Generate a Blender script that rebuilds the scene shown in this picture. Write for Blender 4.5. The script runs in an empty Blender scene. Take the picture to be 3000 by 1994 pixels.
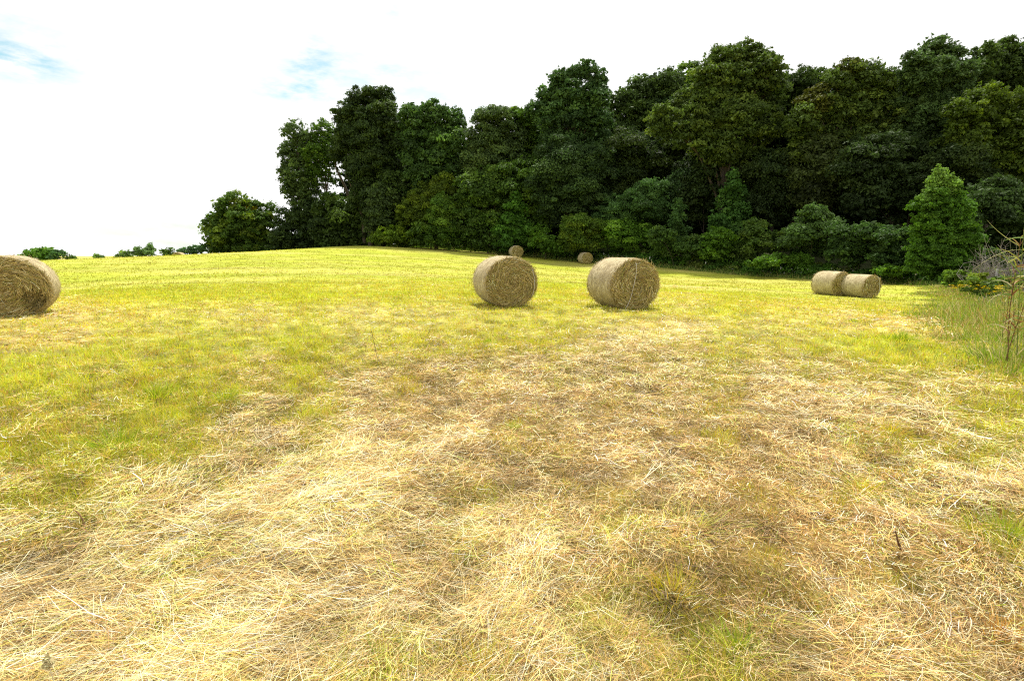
import bpy, math, time
import numpy as np
from mathutils import Vector
T0 = time.time()
RNG = np.random.default_rng(7)
sc = bpy.context.scene
COL = sc.collection
R = math.radians
PI = math.pi

# ------------------------------------------------------------------ camera
F = 1500.0                      # focal length in photo pixels (3000 wide)
PITCH = math.atan(262 / F)
CZ = 1.6
cam_d = bpy.data.cameras.new('camera')
cam_d.sensor_width = 36.0
cam_d.lens = F / 3000 * 36
cam_d.clip_start = 0.05
cam_d.clip_end = 5000
cam = bpy.data.objects.new('camera', cam_d)
COL.objects.link(cam)
cam.location = (0, 0, CZ)
cam.rotation_euler = (PI / 2 - PITCH, 0, 0)
sc.camera = cam
CP, SP = math.cos(PITCH), math.sin(PITCH)


def at(px, py, Y):
    """photo pixel + depth -> world point"""
    x = (px - 1500) / F
    y = (997 - py) / F
    dx, dy, dz = x, y * SP + CP, y * CP - SP
    return np.array([dx / dy * Y, Y, CZ + dz / dy * Y])


# ------------------------------------------------------------------ noise
def _hash(ix, iy, seed):
    h = (ix.astype(np.int64) * 374761393 + iy.astype(np.int64) * 668265263 + seed * 974634777) & 0xFFFFFFFF
    h = ((h ^ (h >> 13)) * 1274126177) & 0xFFFFFFFF
    h = h ^ (h >> 16)
    return (h & 0xFFFFFF) / float(0xFFFFFF)


def vn(x, y, seed=0):
    x = np.asarray(x, float); y = np.asarray(y, float)
    ix = np.floor(x); iy = np.floor(y)
    fx = x - ix; fy = y - iy
    fx = fx * fx * (3 - 2 * fx); fy = fy * fy * (3 - 2 * fy)
    a = _hash(ix, iy, seed); b = _hash(ix + 1, iy, seed)
    c = _hash(ix, iy + 1, seed); d = _hash(ix + 1, iy + 1, seed)
    return (a * (1 - fx) + b * fx) * (1 - fy) + (c * (1 - fx) + d * fx) * fy


def fbm(x, y, seed=0, o=3):
    s = 0; a = 1; t = 0
    for k in range(o):
        s = s + a * vn(x * 2 ** k + 17.3 * k, y * 2 ** k - 9.1 * k, seed + k)
        t += a; a *= .5
    return s / t


def smooth(a, b, x):
    t = np.clip((x - a) / (b - a), 0, 1)
    return t * t * (3 - 2 * t)


# ------------------------------------------------------------------ terrain
CTL = []
for px, py, Y in [
    (1490, 899, 14.3), (1840, 908, 14.0), (60, 930, 11.7), (2480, 869, 27.6),
    (1715, 767, 68), (1508, 753, 69), (1300, 730, 78), (1157, 722, 78), (1014, 721, 77), (780, 736, 72),
    (576, 746, 68), (407, 754, 65), (280, 757, 63), (150, 763, 61), (-200, 772, 58),
    (1922, 784, 61), (2205, 810, 54), (2341, 818, 51), (2578, 832, 46), (2752, 838, 39), (3100, 850, 31),
    (1100, 790, 34), (600, 800, 32), (200, 830, 28), (1700, 820, 34), (2100, 840, 31),
]:
    CTL.append(tuple(at(px, py, Y)))
for X, Y in [(0, 0), (-3, 1), (3, 1), (0, 4), (-4, 4), (4, 4), (-7, -6), (7, -6), (0, -12), (-14, -12), (14, -12), (-6, 8), (6, 8), (0, 9)]:
    CTL.append((X, Y, 0.0 + .01 * X * -.4))
for X, Y, z in [(-120, 110, -6), (-60, 112, -4), (-25, 115, -2.5), (-5, 110, -.5), (-95, 60, -1.5), (-80, 20, -1), (-60, -40, -2), (60, -40, -3), (90, 10, -2), (60, 35, -1.5),
                (20, 95, 6), (45, 90, 9), (75, 75, 9), (95, 50, 6), (30, 125, 11), (80, 115, 14), (0, -80, -3), (-120, -90, -4), (120, -90, -5), (130, 40, 5), (-130, 0, -4), (-20, 96, 1.0)]:
    CTL.append((X, Y, z))
CTL = np.array(CTL, float)
_n = len(CTL)


def _tps(d2):
    return np.where(d2 > 1e-9, d2 * np.log(d2 + 1e-12), 0)


_d2 = ((CTL[:, None, :2] - CTL[None, :, :2]) ** 2).sum(-1)
_A = np.zeros((_n + 3, _n + 3))
_A[:_n, :_n] = _tps(_d2) + np.eye(_n) * .2
_A[:_n, _n] = 1; _A[:_n, _n + 1:] = CTL[:, :2]
_A[_n, :_n] = 1; _A[_n + 1:, :_n] = CTL[:, :2].T
_W = np.linalg.solve(_A, np.concatenate([CTL[:, 2], [0, 0, 0]]))


def gz0(X, Y):
    X = np.atleast_1d(np.asarray(X, float)).ravel(); Y = np.atleast_1d(np.asarray(Y, float)).ravel()
    r = np.hypot(X, Y)
    k = np.minimum(1, 135 / np.maximum(r, 1e-6))
    Xc, Yc = X * k, Y * k
    out = np.zeros(len(X))
    for i in range(0, len(X), 60000):
        xs, ys = Xc[i:i + 60000], Yc[i:i + 60000]
        d2 = (xs[:, None] - CTL[None, :, 0]) ** 2 + (ys[:, None] - CTL[None, :, 1]) ** 2
        out[i:i + 60000] = _tps(d2) @ _W[:_n] + _W[_n] + _W[_n + 1] * xs + _W[_n + 2] * ys
    return out


# coarse lookup grid so that hundreds of thousands of blades read it fast
_gx = np.arange(-140, 140.01, 1.0)
_GX, _GY = np.meshgrid(_gx, _gx, indexing='ij')
_GZ = gz0(_GX, _GY).reshape(_GX.shape)


def gzc(X, Y):
    X = np.asarray(X, float); Y = np.asarray(Y, float)
    r = np.hypot(X, Y); k = np.minimum(1, 135 / np.maximum(r, 1e-6))
    fx = np.clip(X * k + 140, 0, 279.99); fy = np.clip(Y * k + 140, 0, 279.99)
    ix = fx.astype(int); iy = fy.astype(int); tx = fx - ix; ty = fy - iy
    return (_GZ[ix, iy] * (1 - tx) + _GZ[ix + 1, iy] * tx) * (1 - ty) + (_GZ[ix, iy + 1] * (1 - tx) + _GZ[ix + 1, iy + 1] * tx) * ty


def gz(X, Y):
    X = np.asarray(X, float); Y = np.asarray(Y, float)
    r = np.hypot(X, Y)
    fade = 1 / (1 + (r / 26) ** 4)
    b = (fbm(X * 2.3, Y * 2.3, 3) - .5) * .075 + (fbm(X * .55, Y * .55, 5) - .5) * .10 + (fbm(X * 5.5, Y * 5.5, 111, 2) - .5) * .055
    return gzc(X, Y) + b * fade


def g1(X, Y):
    return float(gz(np.array([X]), np.array([Y]))[0])


def ground_hit(px, py):
    d = at(px, py, 1.0) - np.array([0, 0, CZ])
    Ys = np.exp(np.linspace(math.log(.8), math.log(120), 900))
    z = CZ + d[2] * Ys
    g = gzc(d[0] * Ys, Ys)
    i = np.argmax(z < g)
    if i == 0:
        i = len(Ys) - 1
    return d[0] * Ys[i], Ys[i]


# ------------------------------------------------------------------ cover maps: green, straw, brown
MAP = """400 800 .78 .10 .02;1000 780 .78 .12 0;1600 830 .72 .15 0;2200 850 .62 .25 .03;2650 900 .78 .3 0;2740 955 .2 .9 .1;2860 985 .2 .9 .2;2600 1010 .9 .12 0;2920 1050 .85 .2 0;2560 850 .7 .2 0
700 850 .72 .15 .02;1200 860 .7 .18 .02;2000 900 .6 .3 0;200 850 .75 .15 0;2350 950 .55 .4 0;50 935 .35 .6 .2;400 960 .5 .42 .1;900 930 .5 .55 0;1500 930 .55 .35 0;2000 980 .3 .8 0;1300 1000 .62 .35 .1;600 1000 .68 .25 0;100 1000 .4 .6 .35;300 1050 .8 .2 .1
100 1100 .9 .15 0;500 1100 .68 .3 .1;900 1080 .5 .4 .1;1300 1120 .28 .5 .4;1700 1100 .22 .75 .1;2100 1080 .4 .5 .1;2500 1080 .5 .5 .1;2800 1130 .4 .7 .1
150 1220 .78 .28 .1;550 1180 .85 .25 0;850 1200 .4 .5 .2;1200 1220 .14 .6 .6;1600 1200 .14 .6 .6;2000 1200 .28 .5 .4;2350 1180 .2 .7 .3;2700 1220 .22 .95 .2;2950 1200 .65 .6 .1
100 1330 .78 .28 .1;400 1330 .85 .25 0;800 1300 .3 .8 .1;1200 1320 .12 .85 .3;1700 1330 .14 .6 .6;2100 1300 .2 .5 .7;2400 1330 .14 .7 .6;2600 1280 .5 .7 .2;2950 1330 .65 .8 .1
100 1450 .62 .5 .1;450 1420 .4 .7 .1;900 1450 .12 .95 .1;1400 1450 .14 .8 .35;1800 1430 .14 .6 .5;2200 1450 .1 .5 .8;2550 1420 .42 .6 .4;2850 1450 .2 .9 .3
100 1580 .3 .8 .1;500 1560 .15 1 0;900 1600 .08 1 0;1400 1600 .1 .9 .2;1900 1560 .3 .7 .4;2300 1600 .1 .5 .9;2700 1600 .14 .7 .7;2950 1560 .75 .5 .4
100 1750 .12 1 .1;800 1750 .08 1 .1;1400 1750 .12 .9 .2;1900 1720 .35 .6 .5;2300 1750 .2 .5 .8;2800 1750 .14 .8 .6
100 1930 .1 1 .1;700 1930 .12 1 .1;1150 1930 .5 .7 .2;1500 1930 .3 .8 .2;1800 1930 .5 .6 .3;2150 1930 .7 .4 .4;2600 1930 .25 .8 .5;2950 1900 .3 .8 .5"""
_M = []
for t in MAP.replace('\n', ';').split(';'):
    v = [float(a) for a in t.split()]
    X, Y = ground_hit(v[0], v[1])
    _M.append([X / Y * 1.6, math.log(Y) * 1.9] + v[2:])
_M = np.array(_M)


def cover(X, Y):
    X = np.asarray(X, float); Y = np.asarray(Y, float)
    Yc = np.maximum(Y, 1.2)
    j = .22
    u = np.clip(X / Yc, -1.3, 1.3) * 1.6 + (fbm(X * .9, Y * .9, 31) - .5) * j
    v = np.log(Yc) * 1.9 + (fbm(X * .9, Y * .9, 37) - .5) * j
    out = np.zeros((len(X), 3))
    for i in range(0, len(X), 50000):
        d2 = (u[i:i + 50000, None] - _M[None, :, 0]) ** 2 + (v[i:i + 50000, None] - _M[None, :, 1]) ** 2
        w = 1 / (d2 + .012) ** 2.2
        out[i:i + 50000] = (w @ _M[:, 2:]) / w.sum(1, keepdims=True)
    sc_ = np.clip(6 / np.maximum(Y, 1), .25, 1.6)
    nz = fbm(X * 1.6 * sc_, Y * 1.6 * sc_, 41) - .5
    nz2 = fbm(X * 2.4 * sc_, Y * 2.4 * sc_, 47) - .5
    nz3 = (fbm(X * 5.2, Y * 5.2, 57, 2) - .5) * (1 - smooth(7, 20, Y))
    # mown swaths: low ridges that run across the slope
    sw = fbm(X * .10, Y * .62 + .05 * X, 53) - .5
    far = smooth(8, 20, Y)
    out[:, 0] += nz3 * .75
    out[:, 1] -= nz3 * .55
    out[:, 0] += nz * (.6 - .3 * far) - sw * .6 * far
    out[:, 1] += -nz * .35 + nz2 * .4 + sw * .95 * far
    out[:, 2] += nz2 * .5 * (1 - far) + nz * .1
    out[:, 0] = out[:, 0] * 1.12 + .05 * (1 - far)
    return np.clip(out, 0, 1)


# ------------------------------------------------------------------ mesh helpers
def mesh_obj(name, V, Fc, mats, parent=None, col=None, matidx=None, smooth_=False):
    """V (n,3); Fc list of int arrays (m,k)"""
    me = bpy.data.meshes.new(name)
    V = np.asarray(V, np.float32)
    if not isinstance(Fc, list):
        Fc = [Fc]
    Fc = [np.asarray(f, np.int32) for f in Fc if len(f)]
    me.vertices.add(len(V)); me.vertices.foreach_set('co', V.ravel())
    loops = np.concatenate([f.ravel() for f in Fc])
    tot = np.concatenate([np.full(len(f), f.shape[1], np.int32) for f in Fc])
    me.loops.add(len(loops)); me.loops.foreach_set('vertex_index', loops)
    me.polygons.add(len(tot))
    me.polygons.foreach_set('loop_start', np.concatenate([[0], np.cumsum(tot)[:-1]]).astype(np.int32))
    me.polygons.foreach_set('loop_total', tot)
    if matidx is not None:
        me.polygons.foreach_set('material_index', np.asarray(matidx, np.int32))
    if smooth_:
        me.polygons.foreach_set('use_smooth', np.ones(len(tot), bool))
    me.update(calc_edges=True)
    if col is not None:
        ca = me.color_attributes.new('tint', 'FLOAT_COLOR', 'POINT')
        c = np.ones((len(V), 4), np.float32); c[:, :3] = col
        ca.data.foreach_set('color', c.ravel())
    for m in (mats if isinstance(mats, (list, tuple)) else [mats]):
        me.materials.append(m)
    o = bpy.data.objects.new(name, me)
    COL.objects.link(o)
    if parent is not None:
        o.parent = parent
    return o


def tag(o, label=None, cat=None, group=None, kind=None):
    if label: o['label'] = label
    if cat: o['category'] = cat
    if group: o['group'] = group
    if kind: o['kind'] = kind
    return o


def empty(name, loc, rz=0):
    o = bpy.data.objects.new(name, None)
    o.empty_display_size = .2
    COL.objects.link(o)
    o.location = loc; o.rotation_euler = (0, 0, rz)
    return o


def ribbons(P, D, S, L, W, bend, segs=3, taper=.25, droop=None):
    """P start (n,3); D unit dir (n,3); S unit side (n,3); L,W (n,); bend (n,) sideways curl; droop (n,) vertical curl"""
    n = len(P)
    k = segs + 1
    t = np.linspace(0, 1, k)[None, :, None]
    S2 = np.cross(D, S)
    Lx = L[:, None, None]
    C = P[:, None, :] + D[:, None, :] * t * Lx + S[:, None, :] * (t * t * bend[:, None, None]) * Lx
    if droop is not None:
        C = C + np.array([0, 0, 1.0])[None, None, :] * (t * t * droop[:, None, None]) * Lx
    w = (W[:, None, None] * .5) * (1 - (1 - taper) * t)
    A = C - S[:, None, :] * w
    B = C + S[:, None, :] * w
    V = np.stack([A, B], 2).reshape(n * k * 2, 3)
    base = (np.arange(n) * k * 2)[:, None]
    q = []
    for s in range(segs):
        q.append(np.concatenate([base + 2 * s, base + 2 * s + 1, base + 2 * s + 3, base + 2 * s + 2], 1))
    Fc = np.stack(q, 1).reshape(-1, 4)
    return V, Fc, k * 2


def norm(v):
    return v / np.maximum(np.linalg.norm(v, axis=-1, keepdims=True), 1e-9)


def tube(pts, rad, sides=7):
    pts = np.asarray(pts, float); rad = np.asarray(rad, float)
    n = len(pts)
    tg = np.gradient(pts, axis=0); tg = norm(tg)
    ref = np.array([.31, .95, .05])
    a = norm(np.cross(tg, ref)); b = np.cross(tg, a)
    th = np.arange(sides) * 2 * PI / sides
    V = pts[:, None, :] + (a[:, None, :] * np.cos(th)[None, :, None] + b[:, None, :] * np.sin(th)[None, :, None]) * rad[:, None, None]
    V = V.reshape(-1, 3)
    Fc = []
    for i in range(n - 1):
        for j in range(sides):
            Fc.append((i * sides + j, i * sides + (j + 1) % sides, (i + 1) * sides + (j + 1) % sides, (i + 1) * sides + j))
    return V, np.array(Fc)


def join(parts):
    Vs, Fs, o = [], [], 0
    for V, Fc in parts:
        Vs.append(V); Fs.append(Fc + o); o += len(V)
    return np.concatenate(Vs), np.concatenate(Fs)


# ------------------------------------------------------------------ materials
def mat(name):
    m = bpy.data.materials.new(name)
    m.use_nodes = True
    nt = m.node_tree
    nt.nodes.clear()
    return m, nt, nt.nodes, nt.links


def leaf_mat(name, trans=.25, rough=.6, spec=.25, gain=1.0):
    m, nt, N, L = mat(name)
    out = N.new('ShaderNodeOutputMaterial')
    at_ = N.new('ShaderNodeAttribute'); at_.attribute_name = 'tint'
    p = N.new('ShaderNodeBsdfPrincipled')
    p.inputs['Roughness'].default_value = rough
    p.inputs['Specular IOR Level'].default_value = spec
    L.new(at_.outputs['Color'], p.inputs['Base Color'])
    if trans > 0:
        tr = N.new('ShaderNodeBsdfTranslucent')
        hs = N.new('ShaderNodeHueSaturation'); hs.inputs['Value'].default_value = 1.25; hs.inputs['Saturation'].default_value = 1.1
        L.new(at_.outputs['Color'], hs.inputs['Color']); L.new(hs.outputs['Color'], tr.inputs['Color'])
        mx = N.new('ShaderNodeMixShader'); mx.inputs[0].default_value = trans
        L.new(p.outputs[0], mx.inputs[1]); L.new(tr.outputs[0], mx.inputs[2]); L.new(mx.outputs[0], out.inputs[0])
    else:
        L.new(p.outputs[0], out.inputs[0])
    return m


def noise_mat(name, c1, c2, scale, rough=.9, detail=6, bump=.3, stretch=(1, 1, 1), c3=None, scale2=None):
    m, nt, N, L = mat(name)
    out = N.new('ShaderNodeOutputMaterial')
    p = N.new('ShaderNodeBsdfPrincipled'); p.inputs['Roughness'].default_value = rough
    p.inputs['Specular IOR Level'].default_value = .2
    tc = N.new('ShaderNodeTexCoord'); mp = N.new('ShaderNodeMapping'); mp.inputs['Scale'].default_value = stretch
    L.new(tc.outputs['Object'], mp.inputs['Vector'])
    nz = N.new('ShaderNodeTexNoise'); nz.inputs['Scale'].default_value = scale; nz.inputs['Detail'].default_value = detail
    nz.inputs['Roughness'].default_value = .7
    L.new(mp.outputs[0], nz.inputs['Vector'])
    rp = N.new('ShaderNodeValToRGB')
    rp.color_ramp.elements[0].position = .35; rp.color_ramp.elements[0].color = (*c1, 1)
    rp.color_ramp.elements[1].position = .65; rp.color_ramp.elements[1].color = (*c2, 1)
    L.new(nz.outputs['Fac'], rp.inputs[0])
    src = rp.outputs[0]
    if c3 is not None:
        n2 = N.new('ShaderNodeTexNoise'); n2.inputs['Scale'].default_value = scale2; n2.inputs['Detail'].default_value = 3
        L.new(tc.outputs['Object'], n2.inputs['Vector'])
        r2 = N.new('ShaderNodeMapRange'); r2.inputs[1].default_value = .45; r2.inputs[2].default_value = .7
        L.new(n2.outputs['Fac'], r2.inputs[0])
        mx = N.new('ShaderNodeMix'); mx.data_type = 'RGBA'; mx.inputs['B'].default_value = (*c3, 1)
        L.new(r2.outputs[0], mx.inputs['Factor']); L.new(src, mx.inputs['A'])
        src = mx.outputs['Result']
    L.new(src, p.inputs['Base Color'])
    if bump:
        b = N.new('ShaderNodeBump'); b.inputs['Strength'].default_value = bump; b.inputs['Distance'].default_value = .03
        L.new(nz.outputs['Fac'], b.inputs['Height']); L.new(b.outputs[0], p.inputs['Normal'])
    L.new(p.outputs[0], out.inputs[0])
    return m


def ground_mat():
    m, nt, N, L = mat('mown_field')
    out = N.new('ShaderNodeOutputMaterial')
    p = N.new('ShaderNodeBsdfPrincipled'); p.inputs['Roughness'].default_value = .95; p.inputs['Specular IOR Level'].default_value = .1
    a = N.new('ShaderNodeAttribute'); a.attribute_name = 'tint'
    tc = N.new('ShaderNodeTexCoord')
    # fine grass-scale mottling, and longer streaks left by the mower
    n1 = N.new('ShaderNodeTexNoise'); n1.inputs['Scale'].default_value = 9; n1.inputs['Detail'].default_value = 8; n1.inputs['Roughness'].default_value = .75
    L.new(tc.outputs['Object'], n1.inputs['Vector'])
    mp = N.new('ShaderNodeMapping'); mp.inputs['Scale'].default_value = (.28, 1.5, 1); mp.inputs['Rotation'].default_value = (0, 0, .12)
    L.new(tc.outputs['Object'], mp.inputs['Vector'])
    n2 = N.new('ShaderNodeTexNoise'); n2.inputs['Scale'].default_value = 1.3; n2.inputs['Detail'].default_value = 6; n2.inputs['Roughness'].default_value = .65
    L.new(mp.outputs[0], n2.inputs['Vector'])
    def ramp(node, lo, hi, a0=.3, a1=.7):
        r = N.new('ShaderNodeMapRange'); r.inputs[1].default_value = a0; r.inputs[2].default_value = a1
        r.inputs[3].default_value = lo; r.inputs[4].default_value = hi
        L.new(node.outputs['Fac'], r.inputs[0]); return r
    r1 = ramp(n1, .70, 1.30); r2 = ramp(n2, .70, 1.28)
    mu = N.new('ShaderNodeMath'); mu.operation = 'MULTIPLY'
    L.new(r1.outputs[0], mu.inputs[0]); L.new(r2.outputs[0], mu.inputs[1])
    vm = N.new('ShaderNodeVectorMath'); vm.operation = 'SCALE'
    L.new(a.outputs['Color'], vm.inputs[0]); L.new(mu.outputs[0], vm.inputs['Scale'])
    L.new(vm.outputs[0], p.inputs['Base Color'])
    b = N.new('ShaderNodeBump'); b.inputs['Strength'].default_value = .6; b.inputs['Distance'].default_value = .04
    L.new(n1.outputs['Fac'], b.inputs['Height']); L.new(b.outputs[0], p.inputs['Normal'])
    L.new(p.outputs[0], out.inputs[0])
    return m


M_GROUND = ground_mat()
M_STRAW = leaf_mat('dry_straw', trans=.16, rough=.5, spec=.35)
M_BLADE = leaf_mat('grass_blade', trans=.32, rough=.55, spec=.25)
M_LEAF = leaf_mat('tree_leaf', trans=.40, rough=.6, spec=.14)
M_BARK = noise_mat('bark', (.035, .028, .02), (.11, .09, .07), 6, stretch=(3, 3, .6), bump=.6)
M_TWIG = noise_mat('dead_twig', (.14, .125, .11), (.36, .33, .30), 14)
M_STICK = noise_mat('brown_stick', (.10, .05, .025), (.22, .12, .06), 30)
M_WOOD = noise_mat('weathered_wood', (.16, .15, .14), (.34, .33, .31), 9, stretch=(1, 1, 5))
M_WIRE = noise_mat('galvanised_wire', (.20, .20, .20), (.32, .32, .32), 20, rough=.5, bump=0)
M_STAKE = noise_mat('dark_metal_stake', (.04, .045, .035), (.07, .075, .06), 12, rough=.6, bump=0)
M_CAP = noise_mat('white_plastic', (.74, .74, .72), (.82, .82, .80), 12, rough=.5, bump=0)
M_TWINE = noise_mat('pale_twine', (.50, .47, .40), (.62, .59, .52), 40, rough=.7, bump=0)
M_WRAP = noise_mat('net_wrapped_hay', (.24, .19, .095), (.70, .61, .38), 9, detail=9, bump=.9, stretch=(1, 1.8, 1), c3=(.36, .29, .165), scale2=2.6)
M_CORE = noise_mat('packed_hay', (.10, .07, .02), (.27, .19, .065), 30, bump=.6)

# ------------------------------------------------------------------ ground sheet
GREEN_A = np.array([.31, .35, .03]); YELLOW_G = np.array([.355, .395, .04]); STRAW = np.array([.66, .52, .21])
PALE = np.array([.60, .50, .27]); BROWN = np.array([.40, .24, .085]); SOIL = np.array([.12, .078, .035]); GOLD = np.array([.46, .33, .075])


def ground_color(X, Y):
    c = cover(X, Y)
    g, s, b = c[:, 0:1], c[:, 1:2], c[:, 2:3]
    r = np.hypot(X, Y)[:, None]
    near = 1 - smooth(3, 22, r)
    litter = STRAW * (.62 + .38 * (1 - near)) 
    green = GREEN_A * .75 * near + (YELLOW_G * .62 + GREEN_A * .38) * (1 - near)
    base = green * (g + .02) + litter * s * .8 + (BROWN * (1 - .3 * near)) * b
    col = base / (g + .02 + s * .8 + b)
    col = col * (1 - .28 * near)
    sw = fbm(X * .05 + 3, Y * .75 + .06 * X, 153, 2)[:, None]
    col = col * (1 + (sw - .5) * .55 * smooth(10, 24, r))
    tuft = fbm(X * 5.5, Y * 5.5, 111, 2)[:, None]
    col = col * (1 + (tuft - .5) * 1.5 * (1 - smooth(8, 30, r)))  # colour follows the relief: hollows painted darker to suggest shadow gaps
    return col


def build_ground():
    rings = [0.0]
    r = .25
    while r < 140:
        rings.append(r); r *= 1.033 if r > 1 else 1.12
    rings += [170, 220, 320, 520, 900, 1600, 2600]
    rings = np.array(rings[1:])
    nt_ = 760
    th = np.arange(nt_) * 2 * PI / nt_
    # gather more columns towards the photographed side
    th = th + .55 * np.sin(th - PI / 2) * -1 * 0
    X = rings[:, None] * np.cos(th)[None]; Y = rings[:, None] * np.sin(th)[None]
    X = X.ravel(); Y = Y.ravel()
    Z = gz(X, Y)
    rr = np.hypot(X, Y)
    Z = Z - np.clip((rr - 140) / 600, 0, 1) * 14 * (Z < 3)
    V = np.stack([X, Y, Z], 1)
    V = np.concatenate([V, [[0, 0, g1(0, 0)]]])
    nr = len(rings)
    i = np.arange(nr - 1)[:, None]; j = np.arange(nt_)[None]
    j2 = (j + 1) % nt_
    Fq = np.stack([i * nt_ + j, (i + 1) * nt_ + j, (i + 1) * nt_ + j2, i * nt_ + j2], -1).reshape(-1, 4)
    c = len(V) - 1
    Ft = np.stack([np.full(nt_, c), np.arange(nt_), (np.arange(nt_) + 1) % nt_], 1)
    col = ground_color(V[:, 0], V[:, 1])
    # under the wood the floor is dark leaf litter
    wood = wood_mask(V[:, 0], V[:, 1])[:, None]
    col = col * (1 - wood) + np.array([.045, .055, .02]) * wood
    o = mesh_obj('ground', V, [Fq, Ft], M_GROUND, col=col, smooth_=True)
    tag(o, kind='structure')


# edge of the mown field (world line), from far left to near right
EDGE_PX = [(600, 744, 84), (815, 735, 82), (1157, 722, 81), (1300, 729, 78.5), (1487, 743, 73), (1694, 768, 68.5), (1922, 784, 61.5), (2036, 792, 58.5), (2205, 810, 54.5), (2341, 818, 51.5), (2578, 832, 46.5), (2680, 838, 44)]
EDGE = np.array([at(*e)[:2] for e in EDGE_PX])
EDGE = np.concatenate([EDGE, [[at(2752, 838, 39)[0], 39], [at(2800, 870, 25)[0], 25], [at(2850, 940, 15.5)[0], 15.5], [at(2960, 1010, 9)[0], 9], [at(3100, 1080, 6.2)[0], 6.2], [7.6, 3], [9, -10]]])


def edge_dist(X, Y):
    """signed distance: positive = outside the mown field (wood / verge side)"""
    X = np.asarray(X, float); Y = np.asarray(Y, float)
    best = np.full(len(X), 1e9); sign = np.zeros(len(X))
    for k in range(len(EDGE) - 1):
        a, b = EDGE[k], EDGE[k + 1]
        d = b - a; L2 = (d ** 2).sum()
        t = np.clip(((X - a[0]) * d[0] + (Y - a[1]) * d[1]) / L2, 0, 1)
        qx, qy = X - (a[0] + t * d[0]), Y - (a[1] + t * d[1])
        dd = np.hypot(qx, qy)
        cr = d[0] * qy - d[1] * qx
        m = dd < best
        best = np.where(m, dd, best); sign = np.where(m, np.sign(cr), sign)
    return best * sign


def wood_mask(X, Y):
    d = edge_dist(X, Y)
    return smooth(-.6, 1.2, d) * smooth(28, 36, Y) * (X > -62)


build_ground()
print('ground', time.time() - T0)


# ------------------------------------------------------------------ hay lying on the ground, standing stubble
def pick(c, n, lying):
    g, s, b = c[:, 0], c[:, 1], c[:, 2]
    u = RNG.random(n)
    if lying:
        w = np.stack([.9 * s, .55 * s + .1, .28 + .15 * b, 1.35 * b + .24, .75 * g * g + .03, .40 * g + .01], 1)
        pal = np.array([[.76, .555, .22], [.90, .765, .47], [.70, .465, .12], [.42, .235, .075], [.46, .47, .06], [.30, .37, .03]])
    else:
        w = np.stack([.5 * g + .05, .9 * g * g, .35 * s + .1, .5 * b + .05, .18 + .2 * s, .25 * g * g], 1)
        pal = np.array([[.66, .62, .06], [.46, .54, .035], [.82, .64, .20], [.60, .37, .09], [.78, .56, .09], [.28, .40, .025]])
    cw = np.cumsum(w, 1); cw /= cw[:, -1:]
    idx = (u[:, None] > cw).sum(1)
    return pal[np.clip(idx, 0, len(pal) - 1)]


def scatter(n, r0, r1, half, power=1.0):
    """uniform in r -> density ~ 1/r, a wedge about the view and well past both sides"""
    r = r0 + (r1 - r0) * RNG.random(n) ** power
    a = PI / 2 + (RNG.random(n) * 2 - 1) * half
    X, Y = r * np.cos(a), r * np.sin(a)
    if r0 < 1:
        # the ground to both sides of the standpoint is covered as well
        k = n // 5
        X[:k] = RNG.uniform(-5.8, 5.8, k); Y[:k] = RNG.uniform(-.2, 4.2, k)
        r = np.maximum(np.hypot(X, Y), .9)
    return X, Y, r


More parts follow.
